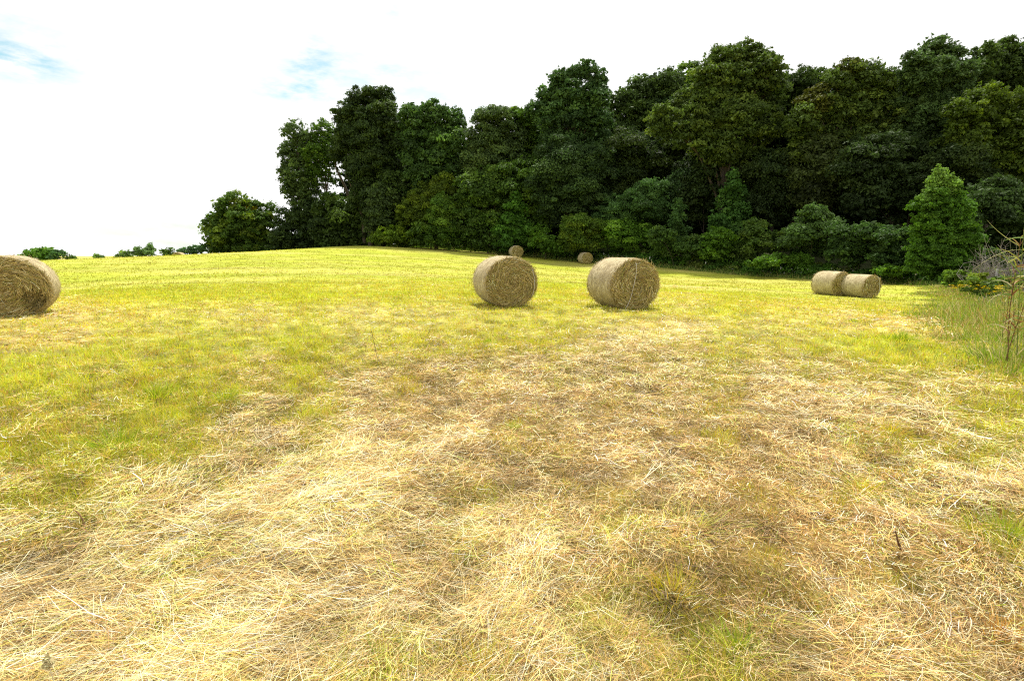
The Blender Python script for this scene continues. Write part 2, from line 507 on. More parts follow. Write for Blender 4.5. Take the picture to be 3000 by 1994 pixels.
def lying():
    Vs, Fs, Cs, off = [], [], [], 0
    for (nb, per, r0, r1, segs) in [(76000, 10, .9, 11, 2), (30000, 9, 6, 42, 2)]:
        X, Y, r = scatter(nb, r0, r1, R(60))
        c = cover(X, Y)
        keep = RNG.random(nb) < (.22 + .90 * c[:, 1] + .35 * c[:, 2]) * (1 - .25 * c[:, 0]) * (.45 + .9 * smooth(.3, .55, fbm(X * 4.5, Y * 4.5, 101, 2))) * (1 - .9 * smooth(15, 42, r)) * ((1 - smooth(6, 11, r)) if r1 < 12 else smooth(5.5, 10, r))
        keep &= edge_dist(X, Y) < 1.0
        X, Y, r, c = X[keep], Y[keep], r[keep], c[keep]
        m = len(X)
        flow = R(38) + (fbm(X * .8, Y * .8, 71, 2) - .5) * 3.0 + (vn(X * 3, Y * 3, 73) - .5) * 1.1
        jitter = RNG.normal(0, 1, m) * (.42 + 1.1 * (1 - c[:, 1]))
        ang = flow + jitter * 1.1 + (RNG.random(m) < .5) * PI
        lift = RNG.random(m) ** 1.4 * (.014 + .05 * c[:, 1]) * np.clip(fbm(X * 2.1, Y * 2.1, 79) * 2.2, .3, 1.8)
        blen = RNG.uniform(.05, .25, m) * (1 - .55 * c[:, 2]) * (.30 + .75 * c[:, 1] ** 1.5)
        bcol = pick(c, m, True)
        bb = RNG.normal(0, .25, m)
        # strands of each lock
        I = np.repeat(np.arange(m), per)
        n = len(I)
        sp = RNG.normal(0, 1, n) * (.028 + .004 * r[I])
        sl = RNG.normal(0, 1, n) * (.05 + .006 * r[I])
        a = ang[I] + RNG.normal(0, .40, n) + (RNG.random(n) < .22) * RNG.uniform(-1.5, 1.5, n)
        px = X[I] + np.cos(a) * sl - np.sin(a) * sp
        py = Y[I] + np.sin(a) * sl + np.cos(a) * sp
        L = blen[I] * RNG.uniform(.35, 1.35, n) * np.where(RNG.random(n) < .06, 1.7, 1)
        W = np.maximum(.0014, .00072 * r[I]) * RNG.uniform(.6, 1.6, n)
        W = np.where(RNG.random(n) < .03, W * 1.9, W)
        tilt = RNG.normal(0, .19, n) + .05 + (RNG.random(n) < .06) * RNG.uniform(0, .7, n)
        D = np.stack([np.cos(a) * np.cos(tilt), np.sin(a) * np.cos(tilt), np.sin(tilt)], 1)
        roll = RNG.normal(0, .5, n)
        Sd = np.stack([-np.sin(a) * np.cos(roll), np.cos(a) * np.cos(roll), np.sin(roll)], 1)
        ex = px + D[:, 0] * L * .5; ey = py + D[:, 1] * L * .5
        P = np.stack([px, py, gz(ex, ey) - D[:, 2] * L * .5 + lift[I] + RNG.random(n) * .018 + .002], 1)
        V, Fc, k = ribbons(P, D, Sd, L, W, bb[I] + RNG.normal(0, .16, n), segs, .45, droop=RNG.normal(-.03, .10, n))
        own = pick(c[I], n, True)
        mixc = np.where((RNG.random(n) < .55)[:, None], bcol[I], own)
        # low strands are painted darker, standing in for shade between the layers
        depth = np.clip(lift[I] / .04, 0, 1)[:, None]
        val = RNG.normal(1.05, .30, n)[:, None] * (.40 + .74 * depth) * (.86 + .28 * fbm(px * .9, py * .9, 83)[:, None]) * (1 + 1.0 * (fbm(px * 5.5, py * 5.5, 111, 2) - .5)[:, None])  # hollows of the relief are painted darker too, as though shaded
        colr = np.clip(mixc * val, .015, .85)
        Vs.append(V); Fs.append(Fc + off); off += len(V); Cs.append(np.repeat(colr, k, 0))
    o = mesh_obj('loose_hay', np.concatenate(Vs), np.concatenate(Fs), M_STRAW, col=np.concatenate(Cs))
    tag(o, 'cut hay lying loose in tangled swaths over the mown field', 'hay', kind='stuff')
    print('lying quads', sum(len(f) for f in Fs), time.time() - T0)


def standing():
    Vs, Fs, Cs, off = [], [], [], 0
    for (nb, per, r0, r1, segs, hs) in [(42000, 10, .9, 11, 3, 1.15), (42000, 8, 6, 30, 2, 1.1), (22000, 5, 22, 76, 1, .95)]:
        X, Y, r = scatter(nb, r0, r1, R(58))
        c = cover(X, Y)
        keep = RNG.random(nb) < .34 + .85 * c[:, 0] - .28 * c[:, 1] * (1 - smooth(5, 12, r))
        keep &= edge_dist(X, Y) < .6
        keep &= RNG.random(nb) < [None, smooth(20, 30, r) * (1 - .6 * smooth(34, 74, r)), smooth(5.5, 10, r) * (1 - smooth(19, 30, r)), 1 - smooth(6, 11, r)][segs]
        X, Y, r, c = X[keep], Y[keep], r[keep], c[keep]
        m = len(X)
        hh = (.022 + .075 * c[:, 0] * RNG.random(m) + .016 * RNG.random(m)) * hs
        hh *= np.where(RNG.random(m) < .05 * c[:, 0], 1.9, 1)
        bcol = pick(c, m, False)
        I = np.repeat(np.arange(m), per); n = len(I)
        sp = .016 + .005 * r[I]
        if segs == 1:
            sp = sp * .8
        dx = RNG.normal(0, 1, n); dy = RNG.normal(0, 1, n)
        px = X[I] + dx * sp; py = Y[I] + dy * sp
        az = np.arctan2(dy, dx) + RNG.normal(0, .8, n)
        lean = np.abs(RNG.normal(.25, .34, n)) + .08
        D = np.stack([np.cos(az) * np.sin(lean), np.sin(az) * np.sin(lean), np.cos(lean)], 1)
        az2 = RNG.random(n) * 2 * PI
        Sd = norm(np.cross(D, np.stack([np.cos(az2), np.sin(az2), np.full(n, .15)], 1)))
        L = hh[I] * RNG.uniform(.55, 1.5, n)
        W = np.maximum(.0022, .0011 * r[I]) * RNG.uniform(.7, 1.5, n)
        P = np.stack([px, py, gz(px, py) - .004], 1)
        V, Fc, k = ribbons(P, D, Sd, L, W, RNG.normal(0, .25, n), segs, .12 if segs > 1 else .3, droop=-np.abs(RNG.normal(0, .18, n)))
        own = pick(c[I], n, False)
        mixc = np.where((RNG.random(n) < .6)[:, None], bcol[I], own)
        fr = smooth(16, 34, r[I])[:, None] * .8
        mixc = mixc * (1 - fr) + ground_color(X, Y)[I] * 1.15 * fr
        tf = (fbm(px * 5.5, py * 5.5, 111, 2) - .5)[:, None] * (1 - smooth(10, 30, r[I]))[:, None]  # blades in hollows painted darker, those on bumps lighter, like shade
        val = RNG.normal(1, .22, n)[:, None] * (.84 + .3 * fbm(px * .7, py * .7, 93)[:, None]) * (1 + 1.1 * tf)
        colr = np.clip(mixc * val, .01, .8)
        colr = np.clip(colr * (1 + .22 * smooth(5, 10, r[I]) * (1 - smooth(22, 34, r[I])))[:, None] * np.array([1.04, 1.0, 1.0]), .01, .9)
        # stubble is straw coloured at the foot, green at the tip
        cv = np.repeat(colr, k, 0).reshape(n, k, 3)
        foot = np.array([.36, .27, .085])
        tt = (np.arange(k) // 2 / segs)[None, :, None]
        cv = cv * (1 - .5 * (1 - tt)) + foot * (.5 * (1 - tt))
        Vs.append(V); Fs.append(Fc + off); off += len(V); Cs.append(cv.reshape(-1, 3))
    o = mesh_obj('mown_grass', np.concatenate(Vs), np.concatenate(Fs), M_BLADE, col=np.concatenate(Cs))
    tag(o, 'short yellow green mown grass and stubble across the hay field', 'grass', kind='stuff')
    print('standing quads', sum(len(f) for f in Fs), time.time() - T0)


lying()
standing()


def blade_field(name, label, cat, X, Y, H, W, pal, per, spread, lean_s=.35, seg=3, kind='stuff', z0=None, mat_=None):
    m = len(X)
    I = np.repeat(np.arange(m), per); n = len(I)
    dx, dy = RNG.normal(0, 1, n), RNG.normal(0, 1, n)
    px = X[I] + dx * spread; py = Y[I] + dy * spread
    az = np.arctan2(dy, dx) + RNG.normal(0, .7, n)
    lean = np.abs(RNG.normal(.12, lean_s, n))
    D = np.stack([np.cos(az) * np.sin(lean), np.sin(az) * np.sin(lean), np.cos(lean)], 1)
    az2 = RNG.random(n) * 2 * PI
    Sd = norm(np.cross(D, np.stack([np.cos(az2), np.sin(az2), np.full(n, .1)], 1)))
    L = H[I] * RNG.uniform(.45, 1.25, n)
    Wn = W[I] * RNG.uniform(.6, 1.4, n)
    P = np.stack([px, py, gz(px, py) - .01], 1)
    V, Fc, k = ribbons(P, D, Sd, L, Wn, RNG.normal(0, .2, n), seg, .12, droop=-np.abs(RNG.normal(0, .25, n)))
    pal = np.array(pal)
    ci = pal[RNG.integers(0, len(pal), m)]
    cc = np.where((RNG.random(n) < .6)[:, None], ci[I], pal[RNG.integers(0, len(pal), n)]) * RNG.normal(1, .18, n)[:, None]
    o = mesh_obj(name, V, Fc, mat_ or M_BLADE, col=np.repeat(np.clip(cc, .01, .8), k, 0))
    if kind:
        tag(o, label, cat, kind=kind)
    return o


# ------------------------------------------------------------------ bales
def face_strands(rad, n, w, yf, sgn, hollow=None, cols=None):
    """strands coiled over a bale end lying in the plane y = yf (outward normal sgn*y)"""
    rho = rad * np.sqrt(RNG.random(n)) * 1.0
    ph = RNG.random(n) * 2 * PI
    # a coil that drifts: more disorder towards the middle
    ta = ph + PI / 2 + RNG.normal(0, .34, n) + .12
    ta = np.where(RNG.random(n) < .13, RNG.random(n) * 2 * PI, ta)
    x = rho * np.cos(ph); z = rho * np.sin(ph)
    L = RNG.uniform(.07, .26, n) * np.clip(rho / rad * 1.4 + .15, .3, 1.1)
    out = RNG.normal(0, .06, n)
    D = norm(np.stack([np.cos(ta), out * 1.0, np.sin(ta)], 1))
    S = norm(np.stack([-np.sin(ta), RNG.normal(0, .5, n), np.cos(ta)], 1))
    y = yf + sgn * (.03 + RNG.random(n) ** 2 * .05 + .03 * (1 - (rho / rad) ** 2))
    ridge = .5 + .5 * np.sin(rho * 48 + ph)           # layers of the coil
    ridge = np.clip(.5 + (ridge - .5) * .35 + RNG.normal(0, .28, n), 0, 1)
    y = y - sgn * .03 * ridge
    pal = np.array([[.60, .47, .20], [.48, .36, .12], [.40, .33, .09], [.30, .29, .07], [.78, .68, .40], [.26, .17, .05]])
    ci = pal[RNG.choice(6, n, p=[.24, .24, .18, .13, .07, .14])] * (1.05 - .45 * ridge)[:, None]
    if hollow:
        hx, hz, hr = hollow
        d = np.hypot(x - hx, (z - hz) * .75)
        inside = d < hr
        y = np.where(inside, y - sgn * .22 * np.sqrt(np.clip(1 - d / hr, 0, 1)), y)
        ci = np.where(inside[:, None], ci * .75, ci)  # strands inside the hollow painted darker to deepen its shade
    P = np.stack([x, y, z], 1) - D * (L * .5)[:, None]
    bend = L / np.maximum(rho, .06) * .45 * 1.0
    V, Fc, k = ribbons(P, D, S, L, w * RNG.uniform(.6, 1.5, n), np.clip(bend, 0, .5), 3, .5)
    V[:, 2] = np.maximum(V[:, 2], -rad - .01)
    return V, Fc, np.repeat(np.clip(ci * RNG.normal(1, .15, n)[:, None], .01, .7), k, 0)


def rim_strands(rad, n, w, yf, sgn, shag=1.0):
    ph = RNG.random(n) * 2 * PI
    rr = rad * RNG.uniform(.955, 1.012, n)
    ta = ph + PI / 2 + RNG.normal(0, .35, n)
    x = rr * np.cos(ph); z = rr * np.sin(ph)
    down = RNG.random(n) < .35
    tx = np.where(down, RNG.normal(0, .25, n), np.cos(ta)); tz = np.where(down, -1, np.sin(ta))
    D = norm(np.stack([tx, sgn * RNG.uniform(-.1, .35, n), tz], 1))
    S = norm(np.cross(D, np.stack([np.cos(ph), RNG.normal(0, .4, n), np.sin(ph)], 1)))
    L = RNG.uniform(.05, .2, n) * shag
    P = np.stack([x, yf + sgn * RNG.uniform(-.07, .05, n), z], 1)
    V, Fc, k = ribbons(P, D, S, L, w * RNG.uniform(.6, 1.4, n), RNG.normal(0, .2, n), 2, .4)
    V[:, 2] = np.maximum(V[:, 2], -rad - .015)
    pal = np.array([[.50, .39, .18], [.40, .30, .12], [.30, .24, .08], [.58, .50, .30]])
    return V, Fc, np.repeat(pal[RNG.integers(0, 4, n)] * RNG.normal(1, .15, n)[:, None], k, 0)


def wrap_fuzz(rad, L_, n, w):
    ph = RNG.random(n) * 2 * PI; y = RNG.uniform(-L_ / 2, L_ / 2, n)
    ta = RNG.normal(0, .55, n)
    tang = np.stack([-np.sin(ph), np.zeros(n), np.cos(ph)], 1)
    rad_v = np.stack([np.cos(ph), np.zeros(n), np.sin(ph)], 1)
    D = norm(tang * np.cos(ta)[:, None] + np.array([0, 1.0, 0]) * np.sin(ta)[:, None] + rad_v * RNG.normal(.02, .07, n)[:, None])
    S = norm(np.cross(D, rad_v + RNG.normal(0, .3, (n, 3))))
    L = RNG.uniform(.03, .12, n)
    P = rad_v * (rad + .004) + np.stack([np.zeros(n), y, np.zeros(n)], 1)
    V, Fc, k = ribbons(P, D, S, L, w * RNG.uniform(.5, 1.2, n), RNG.normal(0, .2, n), 1, .5)
    V[:, 2] = np.maximum(V[:, 2], -rad - .01)
    pal = np.array([[.76, .69, .50], [.62, .52, .33], [.48, .37, .20], [.32, .24, .12]])
    return V, Fc, np.repeat(pal[RNG.integers(0, 4, n)] * RNG.normal(1, .12, n)[:, None], k, 0)


def make_bale(X, Y, rz, rad, L_, label, det=1.0, wpx=1.0, hollow=None, twine=None, zoff=0.0, group='round hay bales in the field', seam=False):
    g = g1(X, Y) + zoff
    root = empty('hay_bale', (X, Y, g), rz)
    tag(root, label, 'hay bale', group)
    root.scale = (1.07, 1, .975)
    # drum, centre at z = rad (sits a little flattened on the ground)
    na, nl = 72, 22
    th = np.arange(na) * 2 * PI / na
    ys = np.linspace(-L_ / 2, L_ / 2, nl)
    A, B = np.meshgrid(th, ys, indexing='ij')
    edge = 1 - .075 * smooth(.62, 1.04, np.abs(B) / (L_ / 2)) ** 2
    sd = int(abs(X * 10)) + 3
    rr = rad * edge * (1 + .020 * (fbm(A * 1.5 + 5, B * 3, sd) - .5) + .012 * (vn(np.cos(A) * 9 + 20, B * 5, sd + 1) - .5))
    x = rr * np.cos(A); z = rr * np.sin(A)
    flat = -rad * .93
    z = np.where(z < flat, flat + (z - flat) * .15, z)
    V = np.stack([x.ravel(), B.ravel(), z.ravel() + rad * .945], 1)
    i = np.arange(na)[:, None]; j = np.arange(nl - 1)[None]
    Fc = np.stack([i * nl + j, ((i + 1) % na) * nl + j, ((i + 1) % na) * nl + j + 1, i * nl + j + 1], -1).reshape(-1, 4)
    side = mesh_obj('wrapped_side', V, Fc, M_WRAP, root, smooth_=True)
    if det < .3:
        wpx = wpx * .9
    fV, fF, fC = wrap_fuzz(rad * .99, L_ * .96, int(4200 * det), .007 * wpx)
    fV[:, 2] = np.where(fV[:, 2] < flat, flat - .004, fV[:, 2]) + rad * .945
    if det > 1: mesh_obj('straw_fuzz', fV, fF, M_STRAW, side, col=fC)
    for sgn in (-1, 1):
        nr = 16
        rr_ = np.linspace(0, 1, nr) ** .9
        A2, B2 = np.meshgrid(th, rr_, indexing='ij')
        bulge = .05 * (1 - B2 ** 2) + .012 * np.sin(B2 * rad * 48 + A2)
        if hollow and sgn == -1:
            hx, hz, hr = hollow
            d = np.hypot(B2 * rad * np.cos(A2) - hx, (B2 * rad * np.sin(A2) - hz) * .75)
            bulge = bulge - .30 * np.sqrt(np.clip(1 - d / hr, 0, 1))
        zz = B2 * rad * .93 * np.sin(A2)
        zz = np.where(zz < flat, flat + (zz - flat) * .15, zz)
        V = np.stack([(B2 * rad * .93 * np.cos(A2)).ravel(), (sgn * (L_ / 2 - .004 + bulge)).ravel(), zz.ravel() + rad * .945], 1)
        Fc = np.stack([i * nr + np.arange(nr - 1)[None], ((i + 1) % na) * nr + np.arange(nr - 1)[None], ((i + 1) % na) * nr + np.arange(nr - 1)[None] + 1, i * nr + np.arange(nr - 1)[None] + 1], -1).reshape(-1, 4)
        n1 = int((5200 if sgn == -1 else 1500) * det)
        a = face_strands(rad * .925, n1, .011 * wpx, sgn * L_ / 2, sgn, hollow if sgn == -1 else None)
        b = rim_strands(rad * .945, int((1500 if sgn == -1 else 600) * det), .009 * wpx, sgn * L_ / 2, sgn)
        SV = np.concatenate([a[0], b[0]]); SF = [a[1], b[1] + len(a[0])]
        SV[:, 2] = np.where(SV[:, 2] < flat - .02, flat - .02, SV[:, 2]) + rad * .945
        SC = np.concatenate([a[2], b[2]])
        allV = np.concatenate([V, SV])
        allF = [Fc] + [f + len(V) for f in SF]
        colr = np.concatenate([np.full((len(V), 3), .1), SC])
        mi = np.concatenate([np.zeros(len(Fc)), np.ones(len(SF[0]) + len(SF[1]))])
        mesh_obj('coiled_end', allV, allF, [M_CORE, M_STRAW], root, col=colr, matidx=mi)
    if twine:
        for (pts, rt) in twine:
            # points given on the near end in units of the radius
            P = []
            for q in range(len(pts) - 1):
                for t in np.linspace(0, 1, 6)[:-1]:
                    P.append([pts[q][0] * (1 - t) + pts[q + 1][0] * t, pts[q][1] * (1 - t) + pts[q + 1][1] * t])
            P.append(pts[-1])
            P = np.array(P)
            P3 = np.stack([P[:, 0] * rad, np.full(len(P), -L_ / 2 - .115), P[:, 1] * rad + rad * .945], 1)
            P3[0, 1] += .09; P3[-1, 1] += .05
            tv, tf = tube(P3, np.full(len(P3), rt), 5)
            mesh_obj('twine', tv, tf, M_TWINE, root, smooth_=True)
    return root


def bale_at(px, py_bottom, Yf, rz, rad, L_, label, **k):
    """the near end's centre stands at pixel column px, depth Yf"""
    X = (px - 1500) / F * Yf
    # slide back from the near end to the bale's middle
    cx = X - math.sin(rz) * L_ / 2; cy = Yf + math.cos(rz) * L_ / 2
    return make_bale(cx, cy, rz, rad, L_, label, **k)


bale_at(22, 922, 11.75, R(34), .755, 1.28, 'large hay bale cut by the left edge with a dark hollow in its face', det=1.2, hollow=(.44, -.33, .24))
bale_at(1499, 893, 14.25, R(20), .735, 1.28, 'left one of the two big middle bales, its coiled face shaggy', det=1.1,
        twine=[([(.72, .52), (.80, .2), (.81, -.2), (.72, -.55)], .006)])
bale_at(1859, 902, 13.95, R(20), .735, 1.32, 'round hay bale with loose white twine hanging down its coiled face', det=1.1,
        twine=[([(-.06, .86), (-.07, .4), (-.14, 0), (-.25, -.5), (-.42, -.88)], .0065)])
bale_at(2462, 864, 27.9, R(22), .695, 1.25, 'hay bale with shaded face touching a smaller paler bale on the right', det=.5, wpx=1.6)
bale_at(2550, 865, 26.9, R(20), .64, 1.30, 'pale round hay bale, front one of the two touching bales on the right', det=.5, wpx=1.6,
        twine=[([(.45, .8), (.62, .3), (.66, -.2), (.60, -.65)], .012)])
bale_at(1516, 752, 68.5, R(18), .80, 1.3, 'small distant hay bale peeking over the top of the near bale', det=.25, wpx=3)
bale_at(1718, 767, 65.5, R(18), .75, 1.25, 'small distant hay bale alone in front of the hedge between the two big bales', det=.25, wpx=3)
# two beyond the brow: only their tops show
for px, top, Y, lab, L_ in [(182, 757.5, 70, 'pale top of a hay bale just showing over the brow beside the left bushes', 1.4), (523, 738, 80, 'rounded top of a hay bale showing over the brow left of the lone tree', 1.3)]:
    p = at(px, top, Y)
    b_ = make_bale(p[0], Y, R(60) if px < 300 else R(10), .78, L_, lab, det=.2, wpx=3)
    b_.location.z = p[2] - .78 * 1.945
    bale_z = b_.location.z - g1(p[0], Y)
    print('brow bale above ground by', bale_z)
print('bales', time.time() - T0)


# a fringe of uncut grass at the foot of each near bale
def foot_grass():
    X, Y = [], []
    for o in [o for o in COL.objects if o.name.startswith('hay_bale')][:5]:
        n = 90
        rz = o.rotation_euler.z
        a = RNG.random(n) * 2 - 1
        ly = np.where(RNG.random(n) < .5, -.72, RNG.uniform(-.72, .7, n)); lx = np.where(ly < -.7, RNG.uniform(-.5, .5, n), np.sign(a) * RNG.uniform(.30, .5, n))
        X += list(o.location.x + lx * math.cos(rz) - ly * math.sin(rz)); Y += list(o.location.y + lx * math.sin(rz) + ly * math.cos(rz))
    X, Y = np.array(X), np.array(Y)
    blade_field('long_grass', 'longer grass left standing around the feet of the hay bales', 'grass', X, Y, RNG.uniform(.05, .14, len(X)), np.full(len(X), .012),
                [(.34, .36, .05), (.24, .30, .03), (.48, .38, .12)], 7, .05)


foot_grass()


# ------------------------------------------------------------------ foliage
def puff_leaves(C, RX, n, size, col, top=None, droop=0.0, layered=0.0):
    """leaves on the shells of many small puffs; C (m,3) centres, RX (m,3) radii, n leaves each (m,)"""
    I = np.repeat(np.arange(len(C)), n)
    N_ = len(I)
    d = norm(RNG.normal(0, 1, (N_, 3)))
    d[:, 2] = np.where(d[:, 2] < -.35, -d[:, 2] * .8, d[:, 2])
    rr = 1.12 - .62 * RNG.random(N_) ** 1.5 + (RNG.random(N_) < .10) * RNG.random(N_) * .5
    P = C[I] + d * RX[I] * rr[:, None]
    nrm = norm(d * .8 + RNG.normal(0, .55, (N_, 3)) + np.array([0, 0, .35]))
    t = norm(np.cross(nrm, RNG.normal(0, 1, (N_, 3))))
    if droop:
        t[:, 2] -= droop; t = norm(t)
    b = np.cross(nrm, t)
    s = size * np.clip(RNG.lognormal(0, .38, N_), .4, 2.2)
    a1 = t * (s * .62)[:, None]; b1 = b * (s * .36)[:, None]
    V = np.stack([P - a1, P + b1 - a1 * .1, P + a1, P - b1 - a1 * .1], 1).reshape(-1, 3)
    Fc = np.arange(N_ * 4).reshape(-1, 4)
    cc = col[I] * RNG.normal(1, .20, N_)[:, None]
    return V, Fc, np.repeat(np.clip(cc, .003, .6), 4, 0), P


def crown(lobes, leaf, base_col, alt_col, alt=.25, dens=1.0, puff=.34, drp=0.0, hi=None):
    """lobes: list of (centre xyz, rx, ry, rz)"""
    Cs, Rs, Ns, Ks = [], [], [], []
    for (c, r) in lobes:
        c = np.asarray(c); r = np.asarray(r)
        area = 4 * PI * (r.mean()) ** 2
        pr = np.clip(puff * r.mean(), .32, 1.0)
        m = max(8, int(area / (pr * pr * 1.9)))
        d = norm(RNG.normal(0, 1, (m, 3)))
        # fewer at the back and underneath
        keep = RNG.random(m) < np.where(d[:, 1] > .35, .55, 1) * np.where(d[:, 2] < -.55, .55, 1)
        d = d[keep]; m = len(d)
        pos = c + d * r * RNG.uniform(.62, 1.10, (m, 1))
        rad = pr * RNG.uniform(.6, 1.15, m) ** 2.2 * np.where(RNG.random(m) < .12, 1.5, 1.0)
        RX = np.stack([rad * RNG.uniform(.8, 1.3, m), rad, rad * RNG.uniform(.6, 1.05, m)], 1)
        n = np.maximum(5, (dens * 4 * PI * rad ** 2 * .95 / (leaf * leaf * .45) * .62)).astype(int)
        k = base_col * RNG.normal(1, .16, m)[:, None]
        isalt = RNG.random(m) < alt
        k = np.where(isalt[:, None], alt_col * RNG.normal(1, .16, m)[:, None], k)
        k = k * (1.02 + .28 * d[:, 2:3])  # lobe tops painted lighter and undersides darker, like sunlit leaves
        Cs.append(pos); Rs.append(RX); Ns.append(n); Ks.append(k)
        ms_ = int(m * .45)
        d = norm(RNG.normal(0, 1, (ms_, 3)) + np.array([0, 0, .35]))
        Cs.append(c + d * r * RNG.uniform(1.0, 1.28, (ms_, 1))); rad = pr * RNG.uniform(.22, .5, ms_)
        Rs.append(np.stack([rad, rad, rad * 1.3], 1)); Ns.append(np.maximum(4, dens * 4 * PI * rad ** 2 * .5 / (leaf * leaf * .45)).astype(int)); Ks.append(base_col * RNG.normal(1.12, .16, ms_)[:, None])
        # an inner core so that the crown is not hollow
        mi = max(3, int(m * .22))
        d = norm(RNG.normal(0, 1, (mi, 3)))
        Cs.append(c + d * r * RNG.uniform(.0, .55, (mi, 1))); rad = pr * RNG.uniform(.9, 1.5, mi)
        Rs.append(np.stack([rad, rad, rad], 1)); Ns.append(np.maximum(4, dens * 4 * PI * rad ** 2 * .3 / (leaf * leaf * .45)).astype(int)); Ks.append(np.repeat(base_col[None], mi, 0) * .85)  # core leaves painted darker, standing in for shade inside the crown
    C = np.concatenate(Cs); RX = np.concatenate(Rs); n = np.concatenate(Ns); K = np.concatenate(Ks)
    if hi is not None:
        # puffs around given points take another tint or a painted sunlit tone
        for (hc, hr, hcol) in hi:
            m = np.linalg.norm(C - np.asarray(hc), axis=1) < hr
            K[m] = np.asarray(hcol) * RNG.normal(1, .12, m.sum())[:, None]
    return puff_leaves(C, RX, n, leaf, K, droop=drp)


OS = 1.2717                     # overview pixel -> photo pixel
LEAFCOUNT = 0


def lobe(ox, oy, rx, ry, Y, yj=0.0):
    c = at(ox * OS, oy * OS, Y + yj)
    s = OS / F * Y
    r = .5 * (rx + ry) * s
    return (c, (rx * s, r * .9, ry * s))


GREENS = {
    'dark': ((.046, .078, .017), (.072, .115, .021)),
    'deep': ((.034, .058, .016), (.054, .086, .019)),
    'olive': ((.062, .098, .020), (.098, .140, .025)),
    'grey': ((.065, .105, .032), (.092, .140, .038)),
    'mid': ((.060, .115, .016), (.100, .170, .021)),
    'bright': ((.060, .140, .018), (.090, .20, .026)),
    'yellow': ((.085, .130, .016), (.13, .18, .018)),
    'blue': ((.042, .080, .026), (.062, .108, .034)),
}


def make_tree(name, label, cat, spec, Y, col, leaf=.25, base_o=None, dens=1.0, group=None, alt=.28, trunk_r=.22, puff=.34, drp=0.0, hi=None, lean=0.0, extra_limbs=None, trunk=True):
    global LEAFCOUNT
    lb = []
    for t in spec:
        if group == WG:
            t = (t[0], t[1] + 7, t[2] * .90, t[3] * .86) + tuple(t[4:])
        lb.append(lobe(*t[:4], Y, yj=(t[4] if len(t) > 4 else RNG.uniform(-1.2, 1.2) * 1.0)))
    xs = np.array([l[0] for l in lb])
    cx = xs[:, 0].mean() if base_o is None else at(base_o * OS, 700, Y)[0]
    cy = xs[:, 1].mean()
    gzv = g1(cx, cy) - .05
    leaf = leaf * (.82 + .5 * float(vn(np.array([cx * 3.7]), np.array([cy * 1.3]), 5)[0]))
    root = empty(name, (cx, cy, gzv))
    tag(root, label, cat, group)
    O = np.array([cx, cy, gzv])
    b, a = GREENS[col] if isinstance(col, str) else col
    if not isinstance(col, str):
        b, a = [tuple(np.array(q) * np.array([1.3, 1.4, 1.1])) for q in (b, a)]
    if group == WG:
        puff = puff * .80; b = np.array(b) * 1.15; a = np.array(a) * 1.22
    hi2 = None
    if hi:
        hi2 = [(at(h[0] * OS, h[1] * OS, Y), h[2] * OS / F * Y, h[3]) for h in hi]
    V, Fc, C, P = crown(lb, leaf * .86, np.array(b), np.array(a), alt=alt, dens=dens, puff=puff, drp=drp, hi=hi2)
    fl = P[:, 2] > gzc(P[:, 0], P[:, 1]) + .05
    fm = np.repeat(fl, 4)
    V = V[fm]; C = C[fm]; Fc = np.arange(len(V)).reshape(-1, 4)
    LEAFCOUNT += len(Fc)
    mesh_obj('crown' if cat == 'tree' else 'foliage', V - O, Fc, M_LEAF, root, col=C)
    if trunk:
        topl = lb[int(np.argmax(xs[:, 2]))]
        top = topl[0] - O
        H = top[2]
        parts = []
        k = 9
        t = np.linspace(0, 1, k)
        pts = np.stack([top[0] * t ** 1.6 + np.sin(t * 5 + cx) * .12 * H / 10 * t, top[1] * t ** 1.6, H * t], 1)
        pts[0, 2] = -.3
        tr = trunk_r * max(.35, H / 16)
        parts.append(tube(pts, tr * (1 - .86 * t) * (1 + .35 * (1 - t) ** 6), 8))
        for (c, r) in lb:
            tgt = c - O
            h0 = np.clip(tgt[2] * RNG.uniform(.35, .6), .3, H * .85)
            s0 = np.array([np.interp(h0, pts[:, 2], pts[:, 0]), np.interp(h0, pts[:, 2], pts[:, 1]), h0])
            tt = np.linspace(0, 1, 6)[:, None]
            q = s0 + (tgt - s0) * tt + np.array([0, 0, 1.0]) * np.sin(tt * PI) * .06 * np.linalg.norm(tgt - s0)
            parts.append(tube(q, tr * (.42 - .3 * tt[:, 0]), 6))
            for w in range(3):
                dd = norm(RNG.normal(0, 1, 3) + np.array([0, 0, .4])) * np.array(r) * .9
                q2 = tgt * .92 + s0 * .08 + dd * np.linspace(0, 1, 4)[:, None]
                parts.append(tube(q2, tr * .16 * (1 - .8 * np.linspace(0, 1, 4)), 5))
        if extra_limbs:
            for (pts_o, r0) in extra_limbs:
                q = np.array([at(a_ * OS, b_ * OS, Y) - O for a_, b_ in pts_o])
                parts.append(tube(q, r0 * (1 - .75 * np.linspace(0, 1, len(q))), 7))
        TV, TF = join(parts)
        mesh_obj('trunk' if cat == 'tree' else 'stem', TV, TF, M_BARK, root, smooth_=True)
    return root


WG = 'trees along the edge of the wood'
